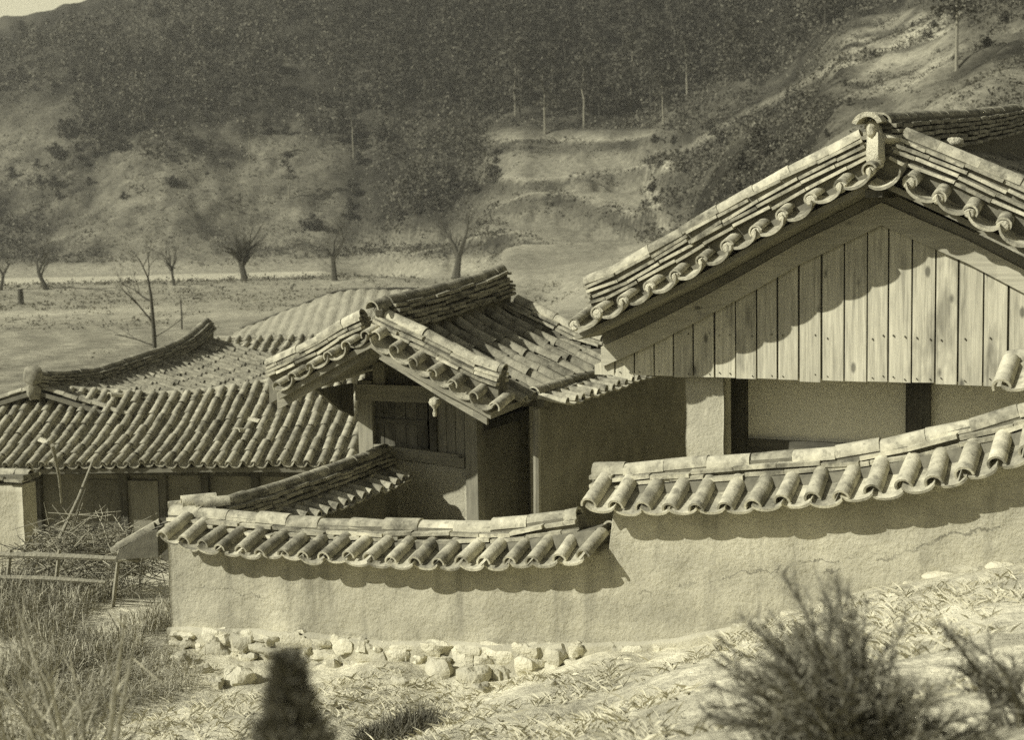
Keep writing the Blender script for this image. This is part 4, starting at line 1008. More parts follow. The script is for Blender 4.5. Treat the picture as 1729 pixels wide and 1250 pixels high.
# ------------------------------------------------------------------ things by the left of the wall
def build_left_bits():
    # end of a low wall, sunlit
    o = at(0, 876, 20.5); fr = Frame(o.x, o.y, 14); r = tag(fr.empty('garden_wall'), 'short sunlit wall end with tile cap at the far left below the farmhouse', 'wall')
    x0, _ = fr.hit(-160, 850, 0); x1, zt = fr.hit(37, 824, 0); zb = fr.hit(20, 880, 0)[1]; B = MB(); grid_wall(B, x0, x1, lambda x: zt + .04, lambda x: zb - .8, 0, .35, 20, 12, .014, 9); B.build('mud_plaster', MUD, r, 'all')
    T = MB(); C = MB(); ridge_stack(C, T, [(x0, .17, zt + .06), (x1 + .05, .17, zt + .10)], (0, 1, 0), 1, .5, .04, .015, .10, .36, random.Random(3), jag=1.5); T.build('coping_tiles', T_WALL, r, True); C.build('clay_bedding', CORE, r)
    # heap of brushwood
    p = at(135, 935, 15.6); p.z = gz(p.x, p.y); rnd = random.Random(77); r = tag(empty('brushwood_heap', p), 'tangled heap of dry twigs piled in front of the farmhouse', 'brushwood')
    B = MB(); pale = MB()
    for i in range(620):
        a = rnd.uniform(0, 6.28); rr = .75 * math.sqrt(rnd.random()); h = .78 * (1 - (rr / .8) ** 2) * rnd.uniform(.3, 1) + .05
        c = Vector((rr * math.cos(a) * 1.15, rr * math.sin(a), h)); d = Vector((rnd.gauss(0, 1), rnd.gauss(0, 1), rnd.gauss(0, .6))).normalized(); l = rnd.uniform(.15, .5); b = Vector((rnd.gauss(0, .08), rnd.gauss(0, .08), rnd.uniform(-.02, .14)))
        q = [c - d * l, c + b, c + d * l]; (pale if i % 5 else B).tube([v if v.z > 0 else Vector((v.x, v.y, .02)) for v in q], [.004, .005, .002], 4, False)
    B.build('dark_twigs', BARK, r); pale.build('pale_twigs', mat_flat('twig', .34, .05, 6, .12, 0), r)
    for (a, b, lab) in [((128, 845), (158, 775), 'leaning pale pole rising from the brushwood heap'), ((96, 800), (104, 850), 'thin upright stake beside the brushwood heap')]:
        q0, q1 = at(*a, 15.8), at(*b, 16.3); q0 = q0 + (q0 - q1) * .9; B = MB(); B.tube([q0 - q0, (q1 - q0) * .5 + Vector((.02, 0, 0)), q1 - q0], [.022, .018, .012], 7); o = B.build('wooden_pole', BARKL, None, True); o.location = q0; tag(o, lab, 'pole')
    # low rail fence
    q0, q1 = at(-60, 936, 14.6), at(236, 946, 14.4); r = tag(empty('rail_fence', (q0.x, q0.y, q0.z - .35)), 'low fence of weathered rails with slanting struts at the left', 'fence')
    B = MB(); d = q1 - q0; B.tube([(0, 0, .35), tuple(d * .5 + Vector((0, 0, .36))), tuple(d + Vector((0, 0, .35)))], [.03, .034, .026], 7); B.build('rail', BARKL, r, True)
    B = MB(); B.tube([(0, -.05, .12), tuple(d * .45 + Vector((0, -.05, .13))), tuple(d * .8 + Vector((0, 0, .10)))], [.026, .028, .02], 7); B.build('rail', BARKL, r, True)
    for t in (.24, .52, .86):
        B = MB(); c = d * t; B.tube([(c.x - .06, c.y + .03, -.25), (c.x + .05, c.y, .40)], [.024, .02], 6); B.build('strut', BARKL, r, True)
    # dark lean-to cover
    q = at(236, 945, 14.2); r = tag(empty('tile_stack', (q.x, q.y, q.z)), 'small dark lean-to of old tiles beside the wall corner', 'lean-to'); B = MB()
    B.prism([(-.25, .0), (.19, .02), (.19, .30), (.10, .28), (-.22, .07)], 0, .5); B.build('lean_to_body', CORE, r)
    B = MB(); B.half((-.30, .1, .06), (.16, .1, .31), (-.4, 0, 1), .05, .055, .015, 8, 180); B.half((-.30, .3, .06), (.16, .3, .31), (-.4, 0, 1), .05, .055, .015, 8, 180); B.build('cover_tiles', T_DARK, r, True)
build_left_bits()

# ------------------------------------------------------------------ bare trees of the fields
def branch(B, p, d, l, r, depth, rnd, spread, up=.12, kn=0):
    n = 4; pts = [Vector(p)]; d = Vector(d).normalized()
    for i in range(n):
        d = (d + Vector((rnd.gauss(0, .13), rnd.gauss(0, .13), rnd.gauss(0, .08) + up * .3))).normalized(); pts.append(pts[-1] + d * (l / n))
    rads = [lerp(r, r * .62, i / n) for i in range(n + 1)]; B.tube(pts, rads, 5 if depth else 4, False)
    if depth <= 0: return
    for k in range(rnd.choice((2, 3, 3))):
        i = rnd.choice((2, 3, 4, 4)); a = rnd.uniform(0, 6.28); s = Vector((math.cos(a), math.sin(a), rnd.uniform(-.1, .5))) * spread
        branch(B, pts[i], d + s, l * rnd.uniform(.55, .8), rads[i] * rnd.uniform(.5, .7), depth - 1, rnd, spread, up)
def bare_tree(px, py, hpx, label, seed, D=None, lean=(0, 0), forks=((.3, .2), ), spread=.75, depth=4, thick=.05, dens=1.0):
    p = ground_hit(px, py, 40) if D is None else at(px, py, D); p.z = gz(p.x, p.y) - .05; h = hpx * p.y / F; rnd = random.Random(seed)
    if D is not None: h = CAMZ + at(px, hpx, D).z - CAMZ - p.z
    r = tag(empty('bare_tree', p), label, 'tree', 'leafless trees standing in the fields'); T = MB(); Cn = MB(); th = h * thick
    top = Vector((lean[0] * h, 0, h * .42)); T.tube([(0, 0, -.2), (lean[0] * h * .25, 0, h * .12), (lean[0] * h * .7, 0, h * .28), top], [th * 1.25, th, th * .85, th * .75], 7); T.build('trunk', BARK, r, True)
    for (dx, dz) in forks:
        for q in range(int(2 * dens)):
            branch(Cn, top if q == 0 else Vector((lean[0] * h * .6, 0, h * .30)), Vector((dx + rnd.gauss(0, .12), rnd.gauss(0, .5), dz)), h * (.40 if q == 0 else .28), th * (.7 if q == 0 else .4), depth, rnd, spread)
    Cn.build('crown', BARK, r); return r
bare_tree(78, 489, 72, 'small crooked tree with knobbly left limb, second from the left edge in the field', 3, lean=(-.16, 0), forks=((-.3, 1), (.5, .6)), spread=.6, thick=.055)
bare_tree(1, 490, 60, 'bare tree cut by the left edge of the photo', 4, lean=(.1, 0), forks=((.5, 1), (-.4, .9)), thick=.05)
bare_tree(294, 481, 58, 'smallest bare tree, thin trunked, right of the tall slender tree', 5, lean=(-.05, 0), forks=((-.1, 1), (-.3, .9), (.25, 1)), spread=.55, thick=.045)
bare_tree(414, 474, 78, 'dense twiggy bare tree in the middle of the orchard row', 6, lean=(-.08, 0), forks=((-.5, .9), (.1, 1), (.6, .8), (.3, 1)), spread=.8, thick=.075, dens=2)
bare_tree(565, 473, 98, 'bare forked tree standing left of the gate house ridge', 8, lean=(-.02, 0), forks=((-.35, 1), (.4, .9)), spread=.6, thick=.05)
bare_tree(770, 470, 88, 'thick V shaped pollard tree just above the gate house ridge', 9, lean=(.06, 0), forks=((-.5, .9), (.3, 1)), spread=.4, thick=.075, depth=3)
def slender():
    p = at(264, 640, 62); p.z = gz(p.x, p.y); zt = at(240, 440, 62).z - p.z; rnd = random.Random(12); r = tag(empty('bare_tree', p), 'tall slender bare tree rising just behind the farmhouse ridge', 'tree', 'leafless trees standing in the fields')
    T = MB(); q = lambda px, py, dy=0: at(px, py, 62) - p + Vector((0, dy, 0)); T.tube([(0, 0, -.2), q(260, 560), q(255, 500), q(250, 470)], [.10, .09, .065, .045], 8); T.build('trunk', BARK, r, True)
    Cn = MB()
    for a, dv, l, rr in [((250, 470), (-.25, .1, 1), 1.1, .04), ((250, 470), (.12, -.2, 1), .9, .03), ((256, 510), (-.8, .2, .7), .9, .04), ((262, 585), (-1, .2, .42), 1.9, .035), ((261, 570), (1, -.3, .6), 1.2, .025), ((259, 545), (-.6, -.3, .8), 1.3, .045)]:
        branch(Cn, q(*a), dv, l, rr, 4, rnd, .6)
    Cn.build('crown', BARK, r)
slender()
def stump(px, py, h, nm, lab, cat, w=.3):
    p = ground_hit(px, py, 40); B = MB(); H = h * p.y / F; B.tube([(0, 0, -.1), (.03, 0, H * .5), (0, .02, H)], [w * 1.1, w, w * .8], 9); o = B.build(nm, BARK, None, True); o.location = p; tag(o, lab, cat)
stump(35, 514, 26, 'tree_stump', 'dark upright stump in the pale field at the far left', 'stump', .32)
stump(307, 556, 50, 'field_stake', 'thin dark stake standing in the field right of the slender tree', 'stake', .06)

# ------------------------------------------------------------------ foliage
PINE = mat_flat('pine_needles', .095, .03, .12, .04, 0)
SCRUB = mat_flat('scrub_leaf', .12, .05, .15, .06, 0)
DRY = mat_flat('dry_grass', .50, .08, 1.2, .12, 0)
SHRUBD = mat_flat('dark_shrub', .13, .03, 3, .05, 0)
SHRUBW = mat_flat('feathery_shrub', .185, .04, 3, .06, 0)
TRUNKP = mat_flat('pine_bark', .07, .03, 3, 0, .02)
def rowof(px, D, z): return 395 - (px - 864.5) * .0192 - (z - CAMZ) * F / D
def quads(B, C, S, rs, per, spread, zup, flat, size=.45):
    """clusters of small leaf faces: centres C, sizes S"""
    n = len(C); m = rs.randint(per[0], per[1] + 1, n); idx = np.repeat(np.arange(n), m); k = len(idx); s = S[idx][:, None]
    P = C[idx] + np.stack([rs.normal(0, spread, k), rs.normal(0, spread, k), np.abs(rs.normal(0, zup, k))], 1) * s
    N = rs.normal(0, 1, (k, 3)); N[:, 2] += flat; N /= np.linalg.norm(N, axis=1)[:, None]; A = np.cross(N, rs.normal(0, 1, (k, 3))); A /= np.linalg.norm(A, axis=1)[:, None]; Bv = np.cross(N, A)
    q = s * size * rs.uniform(.6, 1.3, (k, 1)); A = A * q * .7; Bv = Bv * q
    V = np.stack([P - A - Bv * .3, P + A - Bv, P + A * .4 + Bv, P - A * .7 + Bv * .6], 1).reshape(-1, 3); n0 = len(B.v)
    B.v += [tuple(v) for v in V.tolist()]; B.f += [(n0 + 4 * i, n0 + 4 * i + 1, n0 + 4 * i + 2, n0 + 4 * i + 3) for i in range(k)]
def leafquad(B, c, s, rnd, flat=.5):
    n = Vector((rnd.gauss(0, 1), rnd.gauss(0, 1), rnd.gauss(0, 1) + flat)).normalized(); a = n.orthogonal().normalized(); an = rnd.uniform(0, 6.28); b = n.cross(a); a, b = a * math.cos(an) + b * math.sin(an), b * math.cos(an) - a * math.sin(an)
    w, l = s * rnd.uniform(.5, .9), s * rnd.uniform(.8, 1.4); B.add([c - a * w - b * l * .3, c + a * w - b * l, c + a * w * .4 + b * l, c - a * w * .7 + b * l * .6], [(0, 1, 2, 3)])
def pine_meshes(seed, h=15, bare=.42, rad=2.6, n=560, bark=None):
    rnd = random.Random(seed); T = MB(); C = MB(); bend = [Vector((rnd.gauss(0, .25), rnd.gauss(0, .25), 0)) for _ in range(5)]
    pts = [Vector((0, 0, -.8))] + [Vector((0, 0, h * (i + 1) / 5.2)) + bend[i] * (i * .4) for i in range(5)]
    T.tube(pts, [.24, .22, .19, .15, .11, .05], 6)
    clumps = []
    for i in range(16):
        t = rnd.uniform(0, 1); z = h * (bare + (1 - bare) * t); rr = rad * (1 - t) ** .6 * rnd.uniform(.35, 1.05); a = rnd.uniform(0, 6.28)
        c = Vector((rr * math.cos(a), rr * math.sin(a), z)); clumps.append((c, rnd.uniform(.7, 1.3) * (1.15 - .5 * t)))
        if i % 2: T.tube([Vector((0, 0, z - .5)), c], [.06, .02], 4, False)
    for i in range(n):
        c, s = clumps[rnd.randrange(len(clumps))]; leafquad(C, c + Vector((rnd.gauss(0, .62), rnd.gauss(0, .62), rnd.gauss(0, .30))) * s, .30, rnd, 1)
    return T.mesh('trunk', bark or TRUNKP, True), C.mesh('crown', PINE)
BARKF = mat_flat('pine_bark_pale', .26, .06, 3, 0, .02)
FRONT = [pine_meshes(150 + i, 15 + i, .42 + .05 * i, 2.5, 560, BARKF) for i in range(3)]
TALL = [pine_meshes(100 + i, 12 + i, .16 + .05 * (i % 3), 2.9 + .3 * (i % 3), 620) for i in range(5)]
SHORT = [pine_meshes(200 + i, 3.6 + .5 * i, .06, 2.0, 520) for i in range(4)]
def put_tree(kind, p, s, rz, label, group, name):
    r = tag(empty(name, p, rz), label, 'tree', group); r.scale = (s, s, s * random.uniform(.92, 1.1))
    for nm, me in zip(('trunk', 'crown'), kind):
        o = bpy.data.objects.new(nm, me); COL.objects.link(o); o.parent = r
    return r
rnd = random.Random(99)
front = [(920, 226, 1.0, 'pine with thin bare trunk at the head of the terraced fields'), (986, 215, 1.0, 'pine with pale bare trunk right of the terrace head, second of the forest edge row'), (1066, 190, 1.0, 'pine with long pale trunk standing mid forest edge'), (1160, 168, .95, 'pine trunk standing above the gully left of the pale rocky slope'), (1238, 112, .9, 'pine trunk high on the forest edge near the rocky slope'), (870, 195, .9, 'pine set back left of the terrace head'), (488, 335, .75, 'slim pale trunked pine on the open grassy spur'), (422, 275, .7, 'leaning dark trunked pine at the top of the grassy spur'), (597, 268, .8, 'pine with pale trunk left of the dark hollow'), (1615, 118, .8, 'slim pine on the pale rocky slope above the big house roof'), (1120, 215, .8, 'short pine at the lower right corner of the forest')]
for i, (px, py, s, lab) in enumerate(front):
    p = ground_hit(px, py, 60)
    if p: put_tree(FRONT[i % 3], p, s, rnd.uniform(0, 6.28), lab, 'pines along the forest edge', 'pine_tree')
cnt = 0; spots = []
for _ in range(9000):
    if cnt >= 280: break
    px, py = rnd.uniform(560, 1420), rnd.uniform(-40, 225)
    edge = 205 if px < 1080 else 205 - (px - 1080) * .42
    if py > edge or (px > 1250 and py > 150) or (px < 640 and rnd.random() < .5): continue
    p = ground_hit(px, py, 120)
    if p is None or any((p.x - a) ** 2 + (p.y - b) ** 2 < 9 for a, b in spots): continue
    spots.append((p.x, p.y)); cnt += 1
    put_tree(TALL[rnd.randrange(5)], p, rnd.uniform(.65, 1.1), rnd.uniform(0, 6.28), 'dark pine within the dense wood covering the hill behind the roofs', 'pines of the dense hillside wood', 'pine_tree')
cnt = 0; spots = []
def want_short(px, py):
    if 575 < px < 850 and 215 < py < 378 - max(0, px - 690) * .35: return .9 if py > 225 + (px - 600) * .1 else .5
    if px < 280 and py < 85: return .04
    if py < 60: return .75
    if px < 640: 
        if math.hypot((px - 330) / 170, (py - 330) / 110) < 1: return .02
        return .75 if py < 190 and px > 150 else (.5 if py < 350 else .08)
    if 1090 < px < 1450 and 220 < py < 400: return .55
    if px > 1350: return .22
    return 0
for _ in range(12000):
    if cnt >= 285: break
    px, py = rnd.uniform(-40, 1729), rnd.uniform(-20, 400)
    if rnd.random() > want_short(px, py): continue
    p = ground_hit(px, py, 80)
    if p is None or float(vnoise(p.x, p.y, 24, 71)) + .6 * float(vnoise(p.x, p.y, 9, 72)) < rnd.uniform(-.1, .12) or any((p.x - a) ** 2 + (p.y - b) ** 2 < 9 for a, b in spots): continue
    spots.append((p.x, p.y)); cnt += 1; s = (.3 if px > 1300 else 1) * (.35 + .75 * rnd.random() ** 1.5) * (.6 if px > 1080 and py > 200 else 1)
    put_tree(SHORT[rnd.randrange(4)], p, s, rnd.uniform(0, 6.28), 'low bushy pine scattered on the scrubby hillside', 'low pines scattered over the hillside', 'scrub_pine')
# the rest of the wood, a mass of crowns behind and between the separate trees
def wood_mass():
    B = MB(); rs = np.random.RandomState(123); n = 5200; px = rs.uniform(-120, 1440, n); D = rs.uniform(285, 445, n); x = (px - 864.5) / F * D; z = ground_z(x, D); row = 395 - (px - 864.5) * .0192 - (z - CAMZ) * F / D
    left = (row + 230 * np.clip(.1 - vnoise(x, D, 34, 78) - .5 * vnoise(x, D, 13, 79), -.3, 1) < 250 + 60 * vnoise(x, D, 25, 35)) & ~((px < 150) & (row > 120)) & ~((px < 280) & (row < 78 - px * .12))
    mid = (row < 205) | ((px < 840) & (row < 372 - np.maximum(0, px - 690) * .35)); right = row < 205 - (px - 1080) * .45
    k = np.nonzero(np.where(px < 640, left, np.where(px < 1080, mid, right)) & (vnoise(x, D, 16, 91) + .5 * vnoise(x, D, 6, 92) > -.17))[0][:1700]; P = []; Q = []
    for i in k:
        h = rs.uniform(2.4, 7.5) if px[i] < 640 else rs.uniform(3.5, 12); w = h * rs.uniform(.28, .42); m = 46; a = rs.uniform(0, 6.28, m); t = rs.rand(m); q = w * np.sqrt(rs.rand(m)) * (1.1 - t * .75)
        P.append(np.stack([x[i] + q * np.cos(a), D[i] + q * np.sin(a), z[i] + h * (.1 + .9 * t)], 1))
    P = np.concatenate(P); quads(B, P, np.full(len(P), .8), rs, (1, 1), .05, .05, 1, .45)
    o = B.build('wooded_hillside', WOODM); o.data.materials.append(WOODL); pxs = 864.5 + F * P[:, 0] / P[:, 1]
    o.data.polygons.foreach_set('material_index', (pxs + 60 * vnoise(P[:, 0], P[:, 1], 30, 77) < 560).astype(np.int32)); o.data.update(); tag(o, 'mass of small trees covering the upper hillside', None, kind='stuff')
WOODL = mat_flat('wood_mass_pale', .125, .06, .06, .06, 0)
WOODM = mat_flat('wood_mass', .115, .05, .10, .045, 0)
wood_mass()
# scrub and tufts that cover the hillsides
def hill_scrub():
    rs = np.random.RandomState(55); B = MB(); G = MB(); n = 60000
    px = rs.uniform(-150, 1850, n); D = rs.uniform(100, 440, n); x = (px - 864.5) / F * D; z = ground_z(x, D); row = rowof(px, D, z); dk = vnoise(x, D, 24, 71) + .6 * vnoise(x, D, 9, 72)
    ok = (z > FZ + 2.2) & (row < 445); spur = (px < 520) & (np.hypot((px - 330) / 200, (row - 330) / 120) < 1); ter = (px > 850) & (px < 1120) & (row > 220)
    k = ok & ((dk > .0) | (rs.rand(n) < .3)) & ~(spur & (rs.rand(n) < .75)) & ~(ter & ((rs.rand(n) < .3) | ((z + terr_wob(x, D)) / TH % 1 < .45)))
    s = rs.uniform(.2, .65, n) * np.where(dk > .2, 1.25, .8) * D / 280; quads(B, np.stack([x, D, z], 1)[k], s[k], rs, (4, 8), 1.3, .7, .3)
    n = 14000; px = rs.uniform(1060, 1800, n); D = rs.uniform(85, 330, n); x = (px - 864.5) / F * D; z = ground_z(x, D); row = rowof(px, D, z)
    brush = (px > 1085 + (400 - row) * .05) & (px < 1490) & (row > 190 + np.maximum(0, 1240 - px) * .28) & (row < 410); rock = np.hypot((px - 1520 - (90 - row) * .5) / 130, (row - 100) / 95) < 1
    dk = vnoise(x, D, 11, 73) + .6 * vnoise(x, D, 4, 74)
    k = (z > FZ + 2.2) & np.where(brush, dk > -.22, (row < 220) & (dk > np.where(rock, .20, -.05))) & (path_dist(px, row) > 7)
    s = rs.uniform(.3, .8, n) * D / 260 * np.where(rock, .6, 1); quads(B, np.stack([x, D, z], 1)[k], s[k], rs, (7, 13), 1, .8, .3, .42)
    o = B.build('hillside_scrub', SCRUB); tag(o, 'low scrub and brushwood covering the hillside', None, kind='stuff')
    n = 52000; px = rs.uniform(-150, 1750, n); D = rs.uniform(95, 400, n); x = (px - 864.5) / F * D; z = ground_z(x, D); row = rowof(px, D, z)
    k = (z > FZ + .9) & (row > 60) & (vnoise(x, D, 5, 75) + .7 * vnoise(x, D, 2, 76) > -.12) & ~((px > 640) & (row < 205)) & ~((px > 850) & (px < 1150) & (row > 220)); s = rs.uniform(.15, .5, n) * D / 280
    quads(G, np.stack([x, D, z], 1)[k], s[k], rs, (2, 4), 1.2, .8, -.2, .5)
    n = 9000; px = rs.uniform(-150, 1150, n); D = np.concatenate([rs.uniform(135, 206, n - 4000), rs.uniform(55, 135, 4000)]); x = (px - 864.5) / F * D; z = ground_z(x, D)
    k = (z < FZ + 1.2) & (vnoise(x, D, 6, 81) + .6 * vnoise(x, D, 2.2, 82) > np.where(D > 135, -.05, .22)); s = rs.uniform(.12, .35, n) * D / 180
    quads(G, np.stack([x, D, z], 1)[k], s[k], rs, (3, 6), 1.2, .7, .1, .5)
    o = G.build('hillside_grass', HGRASS); tag(o, 'rough dry grass tufts over the slopes and terraces', None, kind='stuff')
HGRASS = mat_flat('hill_grass', .20, .06, .2, .08, 0)
hill_scrub()

# ------------------------------------------------------------------ foreground
def c_y(b): return max(3.0, b)
def dry_grass():
    rs = np.random.RandomState(8); n = 8500; px = rs.uniform(-120, 1850, n); D = 4.5 + 8.9 * rs.rand(n) ** .8; x = (px - 864.5) / F * D * 1.02; y = D
    s = x * FW.u.x + (y - 11.5) * FW.u.y; e = x * FW.d.x + (y - 11.5) * FW.d.y; dens = vnoise(x, y, 1.1, 51) + .7 * vnoise(x, y, .45, 52)
    k = ((e < -.35) | (s < -4.1)) & (dens > -.05); x, y, e = x[k], y[k], e[k]; z = ground_z(x, y); V = []; Fc = []; rnd = random.Random(9)
    for a, b, c in zip(x, y, z):
        for q in range(3):
            h = rnd.uniform(.02, .06); an = rnd.uniform(0, 6.28); w = rnd.uniform(.0006, .0015) * min(1.0, c_y(b) / 9); lx, ly = rnd.gauss(0, .05), rnd.gauss(0, .05); ox, oy = rnd.gauss(0, .02), rnd.gauss(0, .02); m = len(V)
            cx, cy = math.cos(an) * w, math.sin(an) * w
            V += [(a + ox - cx, b + oy - cy, c - .01), (a + ox + cx, b + oy + cy, c - .01), (a + ox + lx * .5 + cx * .7, b + oy + ly * .5 + cy * .7, c + h * .6), (a + ox + lx * 1.2, b + oy + ly * 1.2, c + h)]; Fc.append((m, m + 1, m + 2, m + 3))
    B = MB(); B.v, B.f = V, Fc; o = B.build('dry_grass', DRY); tag(o, 'short dry grass on the sunny slope below the wall', None, kind='stuff')
dry_grass()
def stems_plant(name, label, cat, base, tips, mat, seed, rr=.006, needles=0, nl=.06, jitter=.04, dup=4, part='stem', nd_mat=None):
    rnd = random.Random(seed); base = Vector(base); base.z = gz(base.x, base.y) - .02; r = tag(empty(name, base), label, cat); S_ = MB(); N = MB()
    for t in tips:
        for q in range(dup):
            b = Vector((rnd.gauss(0, jitter), rnd.gauss(0, jitter), 0)); e = Vector(t) - base + Vector((rnd.gauss(0, jitter * 1.3), rnd.gauss(0, jitter * 2.4), -abs(rnd.gauss(0, jitter * 1.6)))); m = (b + e) * .5 + Vector((-(e.x - b.x) * .16, 0, abs(e.x) * .10 + .02)) + Vector((rnd.gauss(0, .02), rnd.gauss(0, .02), 0))
            P = lambda u: b * (1 - u) ** 2 + m * 2 * u * (1 - u) + e * u * u
            S_.tube([P(u) for u in (0, .25, .5, .75, 1)], [rr, rr * .9, rr * .75, rr * .55, rr * .25], 5, False)
            for k in range(needles):
                u = rnd.uniform(.25, 1.0); c = P(u); d = (P(min(1, u + .05)) - P(u - .05)).normalized(); s = (d * rnd.uniform(.5, 1.2) + Vector((rnd.gauss(0, .5), rnd.gauss(0, .5), rnd.gauss(0, .5)))).normalized() * nl * rnd.uniform(.6, 1.2); w = s.cross(Vector((rnd.gauss(0, 1), rnd.gauss(0, 1), rnd.gauss(0, 1)))).normalized() * .0022
                N.add([c - w, c + w, c + s + w * .3, c + s - w * .3], [(0, 1, 2, 3)])
    S_.build(part, mat, r)
    if needles: N.build('needles', nd_mat or mat, r)
    return r
def T_(pts, y, dy=.25, seed=1):
    rnd = random.Random(seed); return [at(a, b, y + rnd.uniform(-dy, dy)) for a, b in pts]
b = at(1440, 1330, 3.3)
stems_plant('broom_shrub', 'big dark blurred shrub of upright feathery stems in the right foreground', 'shrub', b, T_([(1322, 1010), (1300, 1060), (1345, 1030), (1370, 1060), (1400, 985), (1388, 1000), (1412, 1040), (1360, 1100), (1290, 1100), (1260, 1090), (1440, 1070), (1460, 1110), (1500, 1130), (1530, 1170), (1555, 1150), (1240, 1140), (1470, 1180), (1330, 1130), (1420, 1110), (1580, 1210), (1270, 1200), (1380, 1080), (1215, 1180), (1230, 1230), (1620, 1230), (1600, 1180), (1540, 1120), (1505, 1110)], 3.3), SHRUBW, 61, .004, 70, .05, .045, 6)
b = at(1715, 1260, 3.5)
stems_plant('broom_shrub', 'smaller dark shrub leaning left at the right edge of the foreground', 'shrub', b, T_([(1612, 1045), (1630, 1050), (1650, 1075), (1645, 1035), (1668, 1110), (1700, 1105), (1740, 1100), (1680, 1090)], 3.5), SHRUBW, 62, .004, 36, .05, .04, 3)
b = at(170, 1480, 4.4)
stems_plant('dry_reed', 'tall pale dry stalks spreading in the lower left foreground', 'reeds', b, T_([(60, 1080), (10, 1010), (128, 1060), (252, 1000), (215, 1090), (30, 1130), (-20, 1100)], 4.4, .3), BARKL, 63, .012, 20, .12, .035, 1, 'stalk', DRY)
b = at(60, 1450, 5.5)
stems_plant('weed_clump', 'soft tangle of dry weeds behind the pale stalks at the lower left corner', 'weeds', b, T_([(-20, 1120), (20, 1090), (60, 1130), (100, 1110), (140, 1150), (200, 1170), (240, 1130), (40, 1180), (-40, 1160), (120, 1190), (180, 1120), (220, 1210), (-10, 1040), (40, 1060), (90, 1040), (150, 1100), (-30, 1080)], 5.6, .6), BARKL, 64, .005, 40, .09, .06, 3, 'stem', mat_flat('weed_leaf', .26, .04, 3, .07, 0))
# dark pine sapling close to the lens
def sapling():
    tip = at(486, 1104, 2.2); base = Vector((tip.x, tip.y, gz(tip.x, tip.y))); h = tip.z - base.z; rnd = random.Random(71); r = tag(empty('pine_sapling', base), 'dark out of focus tip of a young pine at the bottom left of centre', 'sapling')
    T = MB(); T.tube([(0, 0, -.02), (.01, 0, h * .5), (0, 0, h - .012)], [.02, .012, .0015], 7); T.build('trunk', BARK, r, True); C = MB()
    for i in range(5200):
        u = rnd.random() ** 1.5 * .55; z = h - u; w = .008 + u * .30 if u < .09 else .035 + (u - .09) * .75; a = rnd.uniform(0, 6.28); q = math.sqrt(rnd.random()) * w; c = Vector((q * math.cos(a), q * math.sin(a), z - .02)); s = Vector((math.cos(a) * .6, math.sin(a) * .6, .8 + rnd.gauss(0, .3))).normalized() * .036 * rnd.uniform(.6, 1.1); wv = s.cross(Vector((rnd.gauss(0, 1), rnd.gauss(0, 1), 0))).normalized() * .0022
        C.add([c - wv, c + wv, c + s + wv * .2, c + s - wv * .2], [(0, 1, 2, 3)])
    C.build('crown', SHRUBW, r)
sapling()
def tuft(px, py, wd, ht, lab, seed, mat):
    p = ground_hit(px, py); rnd = random.Random(seed); B = MB()
    for i in range(900):
        a = rnd.uniform(0, 6.28); q = math.sqrt(rnd.random()) * wd; b = Vector((q * math.cos(a), q * math.sin(a) * .7, -.02)); e = b + Vector((rnd.gauss(0, .08) + .05, rnd.gauss(0, .06), ht * rnd.uniform(.5, 1.1) * (1.1 - .6 * (q / wd) ** 2))); w = Vector((.004, rnd.gauss(0, .003), 0)); B.add([b - w, b + w, e + w * .2, e - w * .2], [(0, 1, 2, 3)])
    o = B.build('grass_tuft', mat); o.location = p; tag(o, lab, 'grass tuft')
tuft(700, 1236, .25, .18, 'dark grass tuft at the bottom edge below the wall footing', 81, SHRUBD)
tuft(640, 1246, .16, .12, 'small dark grass tuft left of the larger one at the bottom edge', 82, SHRUBD)
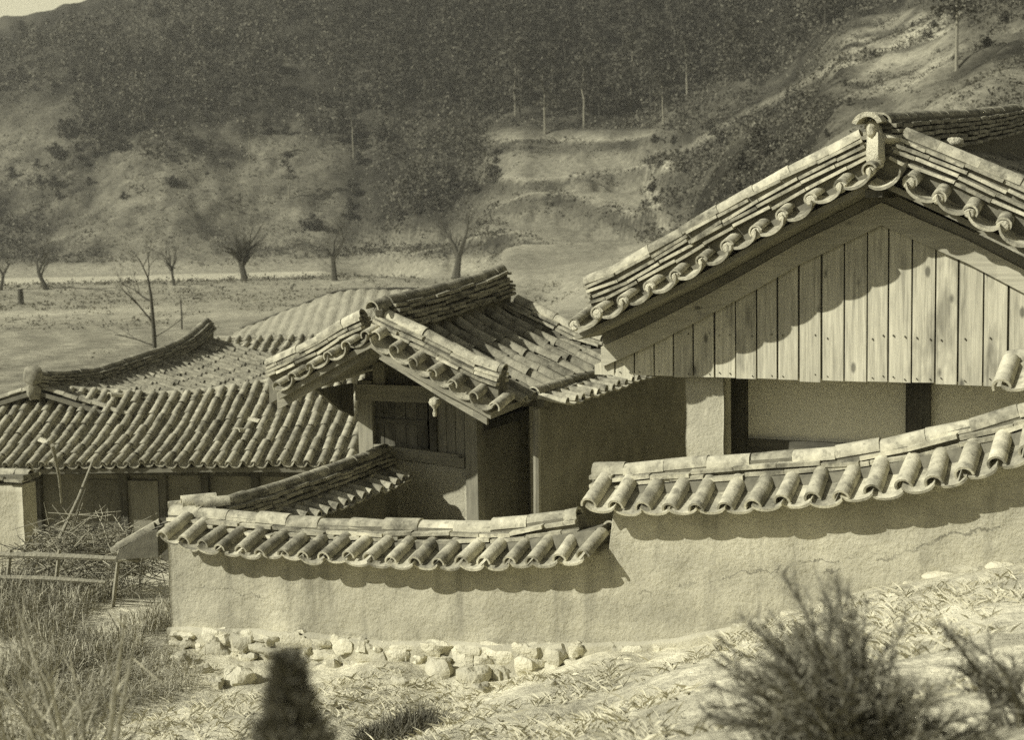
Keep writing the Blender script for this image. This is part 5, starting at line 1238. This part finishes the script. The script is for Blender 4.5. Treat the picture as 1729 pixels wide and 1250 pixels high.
# loose stones on the slope
rnd = random.Random(15)
for k, (px, py, s, lab) in enumerate([(306, 1112, .10, 'flat pale stone lying below the left end of the wall'), (402, 1142, .15, 'large pale angular stone in front of the footing, left of the sapling'), (365, 1150, .08, 'small stone touching the large angular stone on its left'), (345, 1128, .07, 'small grey stone between the two larger stones at the wall corner'), (676, 1150, .07, 'small dark edged stone on the slope above the grass tufts'), (800, 1140, .13, 'pale boulder under the footing near the wall centre, left of a pair'), (838, 1138, .10, 'upright pale stone right of the boulder under the footing'), (812, 1160, .08, 'small rounded stone resting below the pale boulder'), (740, 1130, .13, 'broad pale slab leaning against the footing'), (862, 1098, .05, 'dark round stone set at the foot of the wall'), (930, 1150, .05, 'small stone on the bare slope right of the boulders'), (1130, 1082, .05, 'dark round stone at the wall foot right of centre'), (1050, 1200, .04, 'small pebble on the open slope'), (560, 1185, .05, 'small stone right of the sapling tip')]):
    p = ground_hit(px, py + 8)
    B = MB(); B.blob((0, 0, 0), s, s * .8, s * .72, 300 + k, .24, 11, 8); o = B.build('loose_stone', CORE if 'dark round' in lab else STONE, None, True); o.location = p + Vector((0, 0, s * .12)); o.rotation_euler = (0, 0, rnd.uniform(0, 3)); tag(o, lab, 'stone', 'loose stones below the wall')
# tangled dry weeds at the left, in front of the farmhouse
def weeds():
    rnd = random.Random(17); B = MB(); n = 0
    while n < 9000:
        px = rnd.uniform(-120, 300); D = rnd.uniform(8.5, 15.5); x = (px - 864.5) / F * D; y = D; l = FW.loc((x, y, 0))
        if l.x > -3.9 and l.y > -.3: continue
        if l.x > -2.6: continue
        if float(vnoise(x, y, .8, 61)) < -.12: n += 1; continue
        z = gz(x, y); n += 1
        for q in range(2):
            h = rnd.uniform(.08, .34) * (1 if l.x < -3.6 else .5); a = rnd.uniform(0, 6.28); w = rnd.uniform(.0018, .0045); lx, ly = rnd.gauss(0, .14), rnd.gauss(0, .14); cx, cy = math.cos(a) * w, math.sin(a) * w; ox, oy = rnd.gauss(0, .04), rnd.gauss(0, .04)
            b = Vector((x + ox, y + oy, z - .02)); m = b + Vector((lx * .35, ly * .35, h * .75)); e = b + Vector((lx, ly, h * rnd.uniform(.5, 1.0))); c = Vector((cx, cy, 0))
            B.add([b - c, b + c, m + c, m - c, e], [(0, 1, 2, 3), (3, 2, 4)])
    o = B.build('dry_weeds', mat_flat('weed_straw', .36, .07, 2, .12, 0)); tag(o, 'tangled dry weeds on the bank at the left of the wall', None, kind='stuff')
weeds()
# ------------------------------------------------------------------ air
def haze():
    B = MB(); B.box(-900, 900, -40, 1100, -75, 260); m = bpy.data.materials.new('haze'); m.use_nodes = True; t = m.node_tree; t.nodes.remove(t.nodes['Principled BSDF'])
    v = t.nodes.new('ShaderNodeVolumePrincipled'); v.inputs['Color'].default_value = (.95, .93, .80, 1); v.inputs['Density'].default_value = .0005; v.inputs['Anisotropy'].default_value = .3
    t.links.new(v.outputs[0], t.nodes['Material Output'].inputs['Volume']); o = B.build('haze', m); o['kind'] = 'stuff'
haze()
